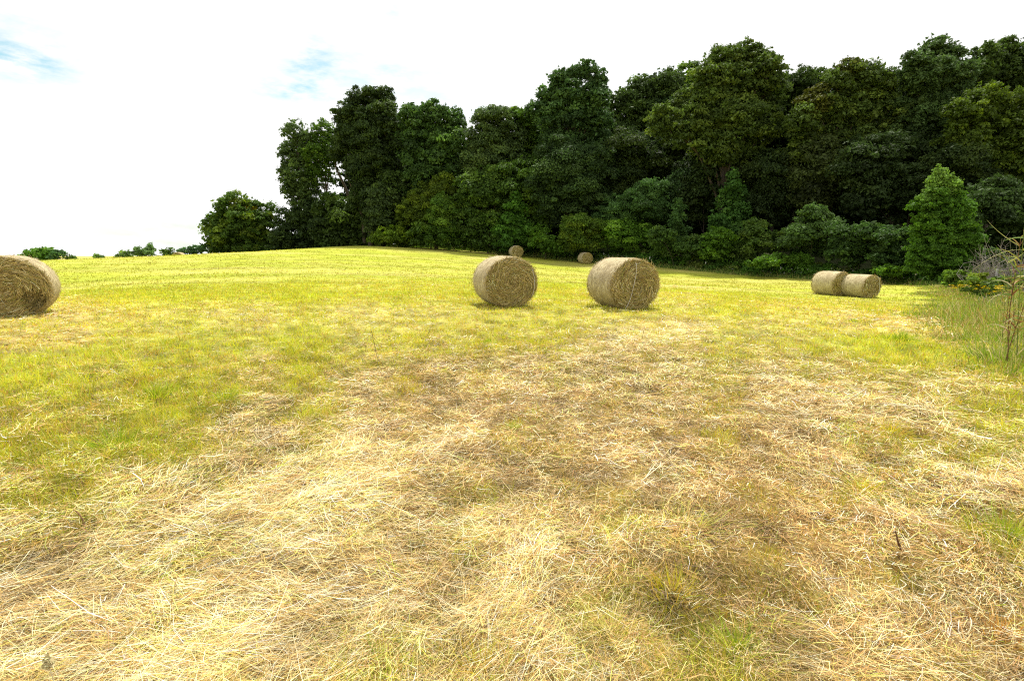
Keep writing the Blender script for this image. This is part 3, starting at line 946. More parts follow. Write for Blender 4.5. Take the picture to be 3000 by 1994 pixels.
# skyline trees, left to right -------------------------------------------------
make_tree('broadleaf_tree', 'lone rounded tree with yellowing patches at the left end of the wood', 'tree',
          [(548, 478, 42, 38, 0), (508, 512, 34, 30), (598, 500, 36, 38), (545, 540, 66, 36), (498, 548, 26, 26), (612, 548, 32, 28), (560, 510, 45, 40, -1), (520, 568, 40, 14), (585, 568, 40, 14)],
          86, ((.044, .074, .015), (.085, .115, .018)), leaf=.30, base_o=556, group=WG, alt=.30,
          hi=[((578), 487, 16, (.30, .27, .015)), (545, 470, 14, (.19, .21, .02)), (520, 520, 12, (.15, .18, .02))])
make_tree('broadleaf_tree', 'low dark bushy tree between the lone tree and the tall slim trees', 'tree',
          [(668, 520, 32, 42), (650, 552, 26, 26), (705, 500, 42, 46), (700, 545, 40, 34), (745, 515, 42, 50)], 84, 'deep', leaf=.30, group=WG)
make_tree('broadleaf_tree', 'low dark bushy tree under the gap between two tall trees', 'tree',
          [(790, 505, 44, 48), (835, 530, 40, 46), (780, 545, 50, 30), (760, 480, 35, 32), (830, 480, 30, 34)], 81, 'dark', leaf=.29, group=WG)
make_tree('broadleaf_tree', 'slim greyish green tree, leftmost of the tall trees, thin at the edges', 'tree',
          [(682, 305, 28, 32), (664, 348, 20, 30), (700, 350, 32, 42), (694, 400, 32, 38), (685, 440, 30, 32), (715, 320, 22, 26), (712, 440, 30, 42), (660, 395, 18, 26), (668, 425, 20, 26)], 85, 'grey', leaf=.24, dens=.7, group=WG, puff=.26)
make_tree('broadleaf_tree', 'slim bright green tree pressed against the leftmost grey green one', 'tree',
          [(745, 306, 30, 34), (732, 355, 34, 36), (765, 345, 28, 36), (742, 398, 40, 32), (765, 455, 30, 20)], 83.5, 'mid', leaf=.24, dens=.62, group=WG, puff=.26,
          extra_limbs=[([(808, 470), (795, 430), (775, 390), (765, 340)], .28)])
make_tree('broadleaf_tree', 'tall dark tree with knobbly square top above the left end of the wood', 'tree',
          [(795, 335, 34, 36), (798, 300, 26, 26), (838, 224, 36, 28), (878, 222, 32, 25), (812, 262, 44, 32), (868, 268, 45, 36), (800, 268, 22, 22), (835, 315, 52, 42), (890, 320, 50, 44), (865, 372, 60, 46), (825, 390, 32, 34), (890, 425, 48, 42), (855, 450, 45, 40)],
          80, 'deep', leaf=.27, group=WG, dens=.95, extra_limbs=[([(840, 560), (835, 500), (815, 440), (795, 400)], .3)])
make_tree('broadleaf_tree', 'broad green tree with bumpy flat top right of the tallest left tree', 'tree',
          [(955, 268, 38, 34), (1000, 264, 36, 33), (1040, 280, 34, 34), (965, 320, 50, 44), (1030, 330, 48, 46), (990, 380, 60, 46), (1040, 395, 40, 46), (960, 430, 55, 46), (1020, 440, 50, 40)],
          78, ((.040, .072, .022), (.060, .100, .026)), leaf=.26, group=WG)
make_tree('broadleaf_tree', 'rounded grey green tree with light crown in the dip of the skyline', 'tree',
          [(1140, 275, 46, 34), (1110, 320, 40, 42), (1170, 315, 44, 42), (1110, 370, 46, 48), (1165, 380, 48, 46)], 77, 'grey', leaf=.25, group=WG)
make_tree('broadleaf_tree', 'yellow green tree behind the rounded grey green one in the skyline dip', 'tree',
          [(1195, 268, 38, 26), (1225, 300, 34, 36), (1205, 335, 40, 44), (1220, 385, 42, 40)], 79, 'mid', leaf=.26, group=WG)
make_tree('broadleaf_tree', 'tall tree with three pointed tops in the middle of the wood', 'tree',
          [(1290, 180, 20, 28), (1322, 172, 16, 24), (1352, 165, 24, 30), (1378, 182, 20, 26), (1265, 220, 28, 26), (1315, 220, 44, 38), (1368, 225, 36, 36), (1240, 245, 24, 22), (1290, 275, 54, 44), (1355, 285, 50, 44), (1310, 335, 62, 46), (1375, 340, 44, 46)],
          75, ((.036, .066, .024), (.052, .090, .030)), leaf=.25, group=WG)
make_tree('broadleaf_tree', 'dark tree on the rise right of the three pointed tops', 'tree',
          [(1440, 228, 34, 30), (1480, 205, 38, 32), (1530, 190, 44, 32), (1460, 260, 50, 40), (1530, 240, 50, 40), (1440, 300, 40, 44), (1500, 300, 54, 48)], 84, 'dark', leaf=.28, group=WG)
make_tree('broadleaf_tree', 'rounded tree far back on the skyline left of the huge olive one', 'tree',
          [(1585, 180, 40, 34), (1555, 215, 40, 36), (1600, 225, 40, 40)], 86, 'mid', leaf=.28, group=WG)
make_tree('broadleaf_tree', 'huge olive green tree with spreading crown dominating the middle skyline', 'tree',
          [(1672, 135, 44, 34), (1722, 128, 46, 34), (1765, 155, 36, 36), (1640, 180, 42, 38), (1700, 190, 60, 50), (1760, 205, 44, 48), (1590, 235, 44, 38), (1640, 255, 58, 48), (1530, 275, 42, 34), (1580, 300, 54, 36), (1700, 280, 66, 52), (1760, 290, 44, 52), (1640, 345, 60, 44), (1710, 370, 52, 50)],
          66, 'olive', leaf=.24, group=WG, trunk_r=.3)
make_tree('broadleaf_tree', 'dark tree between the huge olive tree and the yellow tinged one', 'tree',
          [(1835, 190, 46, 36), (1880, 192, 32, 34), (1820, 240, 48, 44), (1870, 250, 44, 40)], 70, 'dark', leaf=.25, group=WG)
make_tree('broadleaf_tree', 'broad tree with yellow tinged shoulder leaning left over the wood', 'tree',
          [(1960, 165, 46, 30), (1930, 195, 40, 34), (2005, 195, 46, 40), (1880, 235, 42, 32), (1940, 250, 58, 44), (2020, 260, 54, 46), (1850, 285, 36, 40), (1900, 310, 50, 50), (1845, 350, 34, 50), (1975, 320, 60, 48)],
          62, 'olive', leaf=.23, group=WG, hi=[(1870, 240, 34, (.10, .115, .02)), (1950, 160, 26, (.09, .11, .02))])
make_tree('broadleaf_tree', 'tall tree with a ragged peak, highest point of the skyline on the right', 'tree',
          [(2152, 112, 34, 30), (2175, 130, 32, 34), (2110, 145, 34, 30), (2140, 175, 48, 44), (2195, 180, 36, 44), (2085, 180, 34, 32), (2100, 225, 50, 44), (2165, 240, 52, 48), (2120, 290, 60, 48)],
          60, ((.042, .068, .024), (.060, .090, .030)), leaf=.23, group=WG)
make_tree('broadleaf_tree', 'dark airy tree at the top right corner of the wood', 'tree',
          [(2275, 125, 34, 28), (2320, 115, 34, 28), (2360, 135, 36, 36), (2250, 165, 36, 36), (2310, 170, 46, 38), (2390, 180, 40, 50), (2440, 150, 45, 50)], 64, 'dark', leaf=.24, group=WG, dens=.85)
make_tree('broadleaf_tree', 'dark yellowish green tree at the right edge below the airy crown', 'tree',
          [(2265, 225, 44, 34), (2225, 255, 42, 38), (2320, 245, 44, 42), (2280, 295, 56, 46), (2215, 320, 46, 50), (2345, 315, 46, 52), (2260, 370, 60, 54), (2330, 400, 52, 60), (2400, 280, 50, 70), (2410, 400, 60, 80)],
          55, ((.046, .068, .012), (.070, .096, .014)), leaf=.21, group=WG)
# middle layer --------------------------------------------------------------
MG = 'smaller trees in front of the tall wood'
MID = [
    ('broadleaf_tree', 'small grey green feathery tree in front of the tall dark left trees', [(882, 462, 30, 34), (876, 505, 32, 36), (888, 540, 28, 24)], 77, 'grey', .22),
    ('broadleaf_tree', 'yellow green small tree left of centre under the flat topped tree', [(985, 455, 38, 36), (1025, 440, 34, 30), (1000, 495, 42, 38), (950, 490, 34, 34)], 75, 'yellow', .22),
    ('broadleaf_tree', 'dark small tree filling the gap behind the yellow shrub', [(930, 480, 40, 46), (945, 530, 40, 34), (910, 440, 34, 34)], 78, 'dark', .24),
    ('broadleaf_tree', 'drooping green tree with pointed tufts left of the light young tree', [(1120, 415, 34, 30), (1160, 405, 32, 26), (1100, 450, 40, 34), (1150, 455, 46, 42), (1085, 500, 42, 44), (1120, 530, 44, 40)], 73, ((.052, .090, .020), (.080, .125, .024)), .22),
    ('broadleaf_tree', 'green tree with drooping tufts behind the light young tree', [(1205, 400, 28, 30), (1225, 440, 38, 40), (1195, 470, 36, 38), (1235, 500, 36, 48)], 74, 'mid', .22),
    ('broadleaf_tree', 'dark leafy tree below the three pointed tops', [(1290, 365, 44, 44), (1270, 420, 46, 46), (1330, 410, 48, 46), (1300, 470, 56, 48), (1370, 390, 40, 50), (1350, 465, 48, 46)], 71, ((.034, .058, .022), (.050, .080, .028)), .22),
    ('broadleaf_tree', 'dark tree in the shaded hollow left of the huge olive tree', [(1440, 360, 50, 50), (1430, 420, 50, 50), (1500, 380, 50, 56), (1560, 360, 46, 40)], 74, 'deep', .25),
    ('broadleaf_tree', 'dark tree under the limbs of the huge olive tree', [(1620, 410, 50, 46), (1590, 460, 46, 48), (1670, 460, 40, 60)], 68, 'deep', .25),
    ('pointed_tree', 'narrow pointed green tree standing before the huge olive trunk', [(1690, 415, 13, 22), (1684, 448, 25, 28), (1682, 490, 34, 34), (1676, 535, 40, 36)], 62, ((.040, .085, .020), (.060, .115, .026)), .20),
    ('broadleaf_tree', 'shaded tree right of the narrow pointed tree', [(1780, 410, 50, 56), (1760, 470, 50, 48), (1820, 450, 50, 56)], 63, 'deep', .23),
    ('broadleaf_tree', 'shaded olive tree below the yellow tinged shoulder', [(1880, 390, 46, 54), (1870, 450, 44, 46), (1930, 420, 44, 56)], 60, ((.040, .052, .018), (.055, .07, .02)), .22),
    ('broadleaf_tree', 'dark tree in the shade left of the bright egg shaped tree', [(1990, 390, 54, 56), (2060, 370, 54, 56), (2000, 460, 56, 50), (2070, 450, 50, 60), (2140, 370, 50, 50)], 57, 'deep', .22),
    ('broadleaf_tree', 'dark tree behind the bright egg shaped tree', [(2130, 440, 50, 56), (2190, 390, 50, 50), (2240, 450, 50, 60)], 54, 'deep', .21),
    ('broadleaf_tree', 'leafy tree at right edge beside the bright egg shaped tree', [(2290, 445, 44, 30), (2270, 490, 46, 42), (2330, 500, 46, 50), (2390, 520, 50, 70), (2300, 560, 50, 50), (2360, 590, 56, 46)], 47, ((.034, .056, .018), (.050, .080, .022)), .19),
]
for nm, lb, sp, Y, c, lf in MID:
    make_tree(nm, lb, 'tree', sp, Y, c, leaf=lf, group=MG, trunk_r=.16)
make_tree('young_tree', 'young bright green conical tree behind the small distant bale', 'tree',
          [(1188, 462, 11, 16, 0), (1188, 486, 22, 18, 0), (1184, 512, 32, 20, 0), (1190, 538, 46, 20, 0), (1186, 560, 42, 18, 0)], 71, 'bright', leaf=.20, group=MG, trunk_r=.12, base_o=1187)
make_tree('young_tree', 'bright green egg shaped young tree standing alone before the dark wood on the right', 'tree',
          [(2167, 402, 10, 16, 0), (2168, 420, 20, 20, 0), (2172, 448, 36, 28, 0), (2172, 485, 56, 36, 0), (2172, 525, 60, 38, 0), (2176, 568, 66, 38, 0), (2174, 605, 68, 32, 0), (2126, 600, 26, 30, 0), (2222, 600, 26, 32, 0)], 42,
          ((.060, .120, .018), (.090, .165, .024)), leaf=.125, group=MG, trunk_r=.14, base_o=2172, dens=1.5, puff=.17,
          hi=[(2168, 412, 42, (.19, .32, .055)), (2130, 450, 22, (.14, .26, .04))])  # lighter puffs painted at top and left as sunlit highlights
# shrub layer --------------------------------------------------------------
SG = 'shrubs along the foot of the wood'
SHR = [
    ('shrub', 'yellow green shrub at the foot of the wood left of centre', [(905, 545, 34, 20), (880, 552, 20, 16), (935, 556, 26, 14)], 76, 'yellow', .2, .5),
    ('shrub', 'upright green shrub beside the yellow green one', [(1020, 490, 28, 34), (1012, 530, 32, 34), (1035, 555, 30, 18)], 73, ((.052, .095, .018), (.08, .125, .02)), .2, .4),
    ('shrub', 'dark shrub low between two green shrubs left of the young tree', [(970, 545, 28, 22), (1070, 550, 30, 22), (1100, 565, 26, 14)], 74, 'dark', .2, .2),
    ('shrub', 'low green shrub right of the young conical tree', [(1250, 560, 26, 20), (1285, 570, 30, 14), (1240, 540, 20, 22)], 69, 'mid', .2, .2),
    ('shrub', 'rounded yellow tinged shrub above the lone distant bale', [(1345, 522, 40, 24), (1320, 548, 30, 28), (1370, 545, 40, 26), (1350, 565, 40, 14)], 67, ((.062, .100, .018), (.10, .135, .02)), .19, .5),
    ('shrub', 'spreading green shrub right of the yellow tinged shrub', [(1430, 530, 36, 20), (1470, 535, 30, 24), (1440, 556, 46, 24), (1490, 560, 26, 20)], 66, 'mid', .19, .3),
    ('vine_mound', 'rounded mound of vines over a bush, left one of two', [(1425, 480, 36, 26), (1420, 505, 44, 24)], 68, 'blue', .15, .2),
    ('vine_mound', 'tall arched mound of vines draped over trees, topmost one', [(1502, 440, 32, 26), (1485, 470, 40, 34), (1520, 480, 38, 36), (1465, 500, 34, 24)], 67.5, 'blue', .15, .2),
    ('vine_mound', 'dark vine covered hump below the huge olive tree', [(1570, 415, 28, 22), (1560, 445, 34, 28), (1600, 430, 28, 24)], 68.5, ((.032, .058, .024), (.046, .08, .03)), .15, .2),
    ('pointed_shrub', 'slender bluish green pointed shrub between vine mounds', [(1562, 482, 9, 18), (1561, 510, 15, 20), (1560, 538, 22, 20), (1562, 562, 28, 16)], 62, 'blue', .17, .2),
    ('shrub', 'leafy shrub at the foot of the slender bluish one', [(1525, 548, 30, 20), (1540, 575, 36, 20), (1600, 570, 36, 22)], 61, ((.048, .085, .022), (.07, .11, .03)), .18, .3),
    ('shrub', 'green shrub left of the middle of the right hand hedge', [(1655, 555, 34, 26), (1690, 575, 36, 22), (1650, 585, 36, 18)], 58.5, 'mid', .18, .3),
    ('shrub', 'broad green shrub with reddish patch near the right bales', [(1735, 540, 34, 28), (1770, 565, 40, 26), (1730, 585, 40, 22)], 57, ((.050, .082, .020), (.075, .11, .024)), .18, .3),
    ('shrub', 'feathery pointed shrub above the two touching bales', [(1870, 500, 30, 24), (1885, 525, 44, 26), (1860, 552, 52, 28), (1880, 580, 50, 22)], 54, ((.050, .085, .026), (.070, .11, .034)), .17, .3),
    ('shrub', 'low bright weeds bush left of the two touching bales', [(1800, 600, 40, 14), (1760, 606, 34, 10), (1845, 606, 30, 12)], 53, 'mid', .17, .4),
    ('shrub', 'dark green shrub behind the paler touching bale', [(1960, 560, 40, 30), (2000, 545, 36, 26), (2010, 585, 44, 26), (1950, 595, 40, 20)], 50, ((.034, .062, .018), (.052, .088, .022)), .17, .3),
    ('shrub', 'shaggy shrub between the bales and the bright egg shaped tree', [(2060, 560, 40, 34), (2085, 600, 38, 26), (2040, 605, 36, 20)], 47.5, ((.036, .066, .020), (.055, .09, .026)), .16, .3),
    ('shrub', 'low green shrub at the left foot of the egg shaped tree', [(2100, 625, 30, 12), (2050, 625, 30, 12)], 45, 'mid', .16, .4),
    ('shrub', 'dark shrub behind the old fence at the right', [(2270, 610, 40, 26), (2330, 620, 40, 24), (2400, 620, 50, 40)], 42, 'deep', .16, .2),
]
for nm, lb, sp, Y, c, lf, al in SHR:
    make_tree(nm, lb, 'shrub', sp, Y, tuple(tuple(np.array(q) * 1.1) for q in (GREENS[c] if isinstance(c, str) else c)) , leaf=lf, group=SG, trunk_r=.10, alt=al, drp=.6 if nm == 'vine_mound' else 0)
# bushes beyond the brow on the left
HG = 'bushes on the left skyline beyond the brow'
BR = [
    ('bush', 'spiky bright green bush just right of the cut off bale', [(85, 590, 26, 14), (108, 588, 24, 14), (65, 592, 14, 8)], 78, 'mid', .30),
    ('bush', 'thin wiry bush right of the spiky bright green bush', [(130, 589, 14, 10), (138, 584, 8, 6)], 78, 'blue', .28),
    ('bush', 'small dark round bush beside the pale bale top', [(157, 592, 9, 7), (168, 596, 8, 4)], 76, 'dark', .28),
    ('bush', 'tiny tuft of leaves low on the left skyline', [(225, 593, 9, 4)], 76, 'dark', .26),
    ('bush', 'low olive bush on the skyline left of the bush with a leader', [(292, 588, 14, 7), (278, 591, 8, 4)], 80, 'olive', .28),
    ('bush', 'bush with an upright leader in the middle of the left skyline', [(322, 581, 15, 9), (345, 578, 9, 11), (346, 570, 4, 8), (335, 586, 20, 6)], 81, 'grey', .28),
    ('bush', 'small dark rounded bush left of the rounded bale top', [(388, 581, 13, 8)], 84, 'dark', .28),
    ('bush', 'low bluish bushes between the bale top and the lone tree', [(430, 580, 18, 7), (455, 577, 18, 9), (468, 572, 8, 8)], 86, 'blue', .28),
]
for nm, lb, sp, Y, c, lf in BR:
    rt = make_tree(nm, lb, 'bush', sp, Y, tuple(tuple(np.array(q) * np.array([1.25, 1.25, 1.6])) for q in GREENS[c]), leaf=lf, group=HG, trunk_r=.08, puff=.26, dens=.6)
print('trees', LEAFCOUNT, time.time() - T0)


# the depth of the wood behind the front trees reads as one mass
def woodland():
    sky = np.array([[640, 470], [690, 330], [760, 330], [800, 230], [900, 230], [1040, 260], [1090, 300], [1150, 270], [1230, 265], [1290, 200], [1370, 190], [1420, 250], [1500, 200], [1620, 160], [1700, 120], [1790, 170], [1880, 180], [1960, 160], [2050, 170], [2150, 110], [2230, 160], [2320, 120], [2450, 120], [2900, 100]])
    lob = []
    for ox in range(836, 2860, 62):
        top = np.interp(ox, sky[:, 0], sky[:, 1]) + 95
        Yb = np.interp(ox, [700, 1300, 1700, 2200, 2850], [94, 90, 80, 70, 56])
        oy = top
        while oy < 600:
            lob.append(lobe(ox + RNG.uniform(-15, 15), oy, 48, 48, Yb + RNG.uniform(-2, 2)))
            oy += 58
    for ox in range(560, 850, 36):
        lob.append(lobe(ox, 566, 26, 22, 92))
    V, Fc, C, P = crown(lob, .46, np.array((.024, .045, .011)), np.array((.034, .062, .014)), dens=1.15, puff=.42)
    fm = np.repeat(P[:, 2] > gzc(P[:, 0], P[:, 1]), 4)
    V = V[fm]; C = C[fm]; Fc = np.arange(len(V)).reshape(-1, 4)
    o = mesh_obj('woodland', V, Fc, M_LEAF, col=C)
    tag(o, 'deep shaded wood seen as one mass behind the front trees', 'wood', kind='stuff')
    print('wood', len(Fc), time.time() - T0)


woodland()


# weeds at the foot of the wood
def along_edge(n, k0, k1, d0, d1, pw=1.0):
    seg = EDGE[k0:k1 + 1]
    L = np.linalg.norm(np.diff(seg, axis=0), axis=1); cum = np.concatenate([[0], np.cumsum(L)])
    t = RNG.random(n) ** pw * cum[-1]
    i = np.clip(np.searchsorted(cum, t) - 1, 0, len(L) - 1)
    f = (t - cum[i]) / L[i]
    p = seg[i] + (seg[i + 1] - seg[i]) * f[:, None]
    d = (seg[i + 1] - seg[i]) / L[i][:, None]
    nrm = np.stack([-d[:, 1], d[:, 0]], 1)
    off = RNG.uniform(d0, d1, n)
    return p[:, 0] + nrm[:, 0] * off, p[:, 1] + nrm[:, 1] * off, off


X, Y, off = along_edge(5200, 0, 12, -.2, 2.6)
blade_field('hedge_weeds', 'rank weeds and tall grass along the foot of the wood', 'weeds', X, Y, RNG.uniform(.35, .95, len(X)) * (.55 + .28 * np.clip(off, 0, 2.5)), np.full(len(X), .055),
            [(.15, .25, .04), (.11, .20, .03), (.25, .30, .07), (.36, .32, .12), (.14, .27, .035)], 9, .16, lean_s=.3)


def leafy_band():
    X, Y, off = along_edge(520, 2, 12, .8, 3.2)
    C = np.stack([X, Y, gzc(X, Y) + RNG.uniform(.25, 1.0, len(X)) * (.5 + .25 * off)], 1)
    rad = RNG.uniform(.35, .8, len(X))
    K = np.array([(.07, .16, .02), (.10, .21, .026), (.06, .13, .022), (.14, .19, .036)])[RNG.integers(0, 4, len(X))]
    V, Fc, Cc, P = puff_leaves(C, np.stack([rad, rad, rad * .7], 1), np.full(len(X), 190), .16, K)
    o = mesh_obj('undergrowth', V, Fc, M_LEAF, col=Cc)
    tag(o, 'low leafy undergrowth spilling from the wood onto the field edge', 'undergrowth', kind='stuff')
    # white flower heads in the weeds
    X, Y, off = along_edge(700, 3, 12, -.1, 1.4)
    keep = fbm(X * .25, Y * .25, 5) > .5
    X, Y = X[keep], Y[keep]
    C = np.stack([X, Y, gzc(X, Y) + RNG.uniform(.4, 1.1, len(X))], 1)
    V, Fc, Cc, P = puff_leaves(C, np.full((len(X), 3), .07), np.full(len(X), 4), .065, np.full((len(X), 3), .34))
    o = mesh_obj('white_flowers', V, Fc, M_LEAF, col=Cc)
    tag(o, 'small white flower heads scattered in the weeds below the wood', 'flowers', kind='stuff')


leafy_band()

# verge on the right: tall rough grass ---------------------------------------
X, Y, off = along_edge(10500, 10, 17, -1.6, 5.5, pw=.8)
dist = np.hypot(X, Y)
off = off + (fbm(X * .5, Y * .5, 121) - .5) * 3.2
keep = off > -1.0
X, Y, off, dist = X[keep], Y[keep], off[keep], dist[keep]
hh = (1 - .35 * smooth(17, 27, Y)) * RNG.uniform(.2, .7, len(X)) * (.16 + .30 * np.clip(off + .6, 0, 3.4)) * (.6 + .8 * fbm(X * .8, Y * .8, 127)) * (1.6 - .5 * smooth(14, 26, Y))
blade_field('rough_grass', 'tall rough green grass on the unmown verge at the right', 'grass', X, Y, hh, np.maximum(.006, dist * .0013),
            [(.22, .33, .04), (.31, .40, .045), (.17, .28, .03), (.44, .40, .12), (.55, .47, .22), (.34, .22, .07)], 14, .13, lean_s=.42)


def yellow_flowers():
    C = []
    for _ in range(45):
        px = RNG.uniform(2782, 2955); Yd = np.interp(px, [2782, 2955], [31, 22]) + RNG.uniform(-1.2, 1.2)
        py = RNG.choice([838, 843, 851]) + RNG.normal(0, 3.5)
        C.append(at(px, py, Yd))
    C = np.array(C)
    C[:, 2] = np.maximum(C[:, 2], gzc(C[:, 0], C[:, 1]) + .3)
    V, Fc, Cc, P = puff_leaves(C, np.tile([[.13, .1, .03]], (len(C), 1)), np.full(len(C), 12), .05, np.tile([[.46, .34, .02]], (len(C), 1)))
    # stems down to the ground, so that every head stands on something
    n = len(C)
    g = gzc(C[:, 0], C[:, 1])
    sV, sF, k = ribbons(np.stack([C[:, 0], C[:, 1], g], 1), np.tile([[0, 0, 1.0]], (n, 1)), np.tile([[1.0, 0, 0]], (n, 1)), C[:, 2] - g, np.full(n, .02), RNG.normal(0, .02, n), 2, .5)
    sc_ = np.repeat(np.tile([[.10, .14, .03]], (n, 1)), k, 0)
    o = mesh_obj('goldenrod', np.concatenate([V, sV]), np.concatenate([Fc, sF + len(V)]), M_LEAF, col=np.concatenate([Cc, sc_]))
    tag(o, 'yellow flower sprays in the verge below the old fence', 'flowers', kind='stuff')


yellow_flowers()


# leafy weeds on the verge
VW = 'weed and grass clumps on the right verge'
for i_, (px, py, Y, h, w_, c, lab) in enumerate([
        (2792, 842, 34, 1.15, .8, 'mid', 'leafy weed clump at the corner where the verge meets the wood'),
        (2855, 850, 28, 1.25, .6, 'yellow', 'tall yellowish weed clump in front of the second fence post'),
        (2935, 850, 25, 1.2, 1.0, 'dark', 'dark bramble clump under the large dead shrub'),
        (2985, 880, 19, 1.1, .8, 'mid', 'tall green grass clump at the right edge below the brambles'),
        (2875, 915, 17, .55, 1.3, 'mid', 'low grass clump at the inner edge of the verge'),
        (2955, 960, 12, .62, 1.1, 'yellow', 'yellow green grass clump behind the tall reed like weeds'),
        (2925, 1005, 9.5, .36, .6, 'mid', 'small low grass clump left of the reed like weeds'),
        (2985, 1035, 7.8, .50, .6, 'mid', 'green grass clump at the foot of the reed like weeds')]):
    X_ = (px - 1500) / F * Y
    g_ = g1(X_, Y)
    root = empty('weed_clump', (X_, Y, g_)); tag(root, lab, 'weed clump', VW)
    if i_ >= 3:
        n_ = 700
        a_ = RNG.random(n_) * 2 * PI; rr_ = RNG.random(n_) ** .6 * w_ * .8
        ln_ = np.abs(RNG.normal(.12, .26, n_)) + rr_ / w_ * .25
        D_ = np.stack([np.cos(a_) * np.sin(ln_), np.sin(a_) * np.sin(ln_), np.cos(ln_)], 1)
        S_ = norm(np.cross(D_, RNG.normal(0, 1, (n_, 3))))
        V, Fc, k_ = ribbons(np.stack([rr_ * np.cos(a_), rr_ * np.sin(a_), np.zeros(n_)], 1), D_, S_, h * 1.25 * RNG.uniform(.3, 1.1, n_) * (1.15 - .7 * rr_ / w_) * RNG.choice([.55, .8, 1.1], n_), np.full(n_, .0013 * Y) * RNG.uniform(.6, 1.7, n_), RNG.normal(0, .3, n_), 4, .15, droop=-np.abs(RNG.normal(.1, .5, n_)))
        P_ = np.array([(.24, .34, .045), (.32, .42, .05), (.18, .29, .03), (.52, .48, .18), (.60, .50, .26), (.30, .36, .06)])
        mesh_obj('blades', V, Fc, M_BLADE, root, col=np.repeat(P_[RNG.integers(0, 6, n_)] * RNG.normal(1, .15, n_)[:, None], k_, 0))
        continue
    m_ = 46
    C_ = np.stack([RNG.normal(0, .42, m_) * w_, RNG.normal(0, .42, m_) * w_, RNG.uniform(.15, .92, m_) * h], 1)
    b_c = np.array(GREENS[c][1]) * 1.35
    K_ = b_c * RNG.normal(1, .22, m_)[:, None]
    V, Fc, Cc, P = puff_leaves(C_, np.tile([[.20, .20, .17]], (m_, 1)) * max(.5, w_), np.full(m_, 70), max(.035, .0042 * Y), K_)
    mesh_obj('foliage', V, Fc, M_LEAF, root, col=Cc)
    n_ = 34
    top_ = C_[RNG.integers(0, m_, n_)] * np.array([1, 1, 1.25])
    foot_ = top_ * np.array([.5, .5, 0])
    D_ = top_ - foot_; L__ = np.linalg.norm(D_, axis=1)
    D_ = norm(D_)
    sV, sF, k_ = ribbons(foot_, D_, norm(np.cross(D_, RNG.normal(0, 1, (n_, 3)))), L__, np.full(n_, .0012 * Y), RNG.normal(0, .1, n_), 3, .3)
    mesh_obj('stem', sV, sF, M_BLADE, root, col=np.full((len(sV), 3), 1.0) * np.array([.24, .24, .07]))


# dead brush ----------------------------------------------------------------
def twig_bush(label, px, py_base, Y, h, w, n, seed, grow=(0, 0)):
    r = np.random.default_rng(seed)
    p0 = at(px, py_base, Y)
    g = g1(p0[0], Y)
    root = empty('dead_shrub', (p0[0], Y, g - .05))
    tag(root, label, 'shrub', 'dead grey shrubs on the verge')
    parts = []
    for _ in range(n):
        a = r.random() * 2 * PI
        b0 = np.array([r.uniform(-.7, .7) * w, r.uniform(-.5, .5) * w, 0])
        d = np.array([r.normal(0, .4) * w, r.normal(0, .3) * w, h * r.uniform(.35, 1.0) ** 1.3])
        t = np.linspace(0, 1, 6)[:, None]
        q = b0 + d * t + np.sin(t * r.uniform(3, 9) + a) * r.normal(0, .12, 3) * h * t
        parts.append(tube(q, .016 * (1 - .75 * t[:, 0]) * (Y / 18), 4))
        for _k in range(6):
            s = q[r.integers(1, 5)]
            e = s + norm(r.normal(0, 1, 3) + d / h * .8) * h * r.uniform(.12, .35)
            mid = (s + e) / 2 + r.normal(0, .04, 3) * h
            parts.append(tube([s, mid, e], np.array([.008, .006, .003]) * (Y / 25), 3))
    V, Fc = join(parts)
    mesh_obj('branches', V, Fc, M_TWIG, root)


twig_bush('tangled leafless grey shrub above the wire fence at the right edge', 2950, 830, 30, 3.1, 1.8, 60, 5)
twig_bush('smaller leafless grey shrub left of the large tangled one', 2893, 830, 31, 2.5, .9, 26, 6)
twig_bush('low leafless grey shrub in the rough grass nearer the camera', 2925, 900, 17, .85, .55, 14, 8)
twig_bush('thin dead upright twigs in the verge grass', 2885, 905, 17.5, .75, .18, 4, 9)


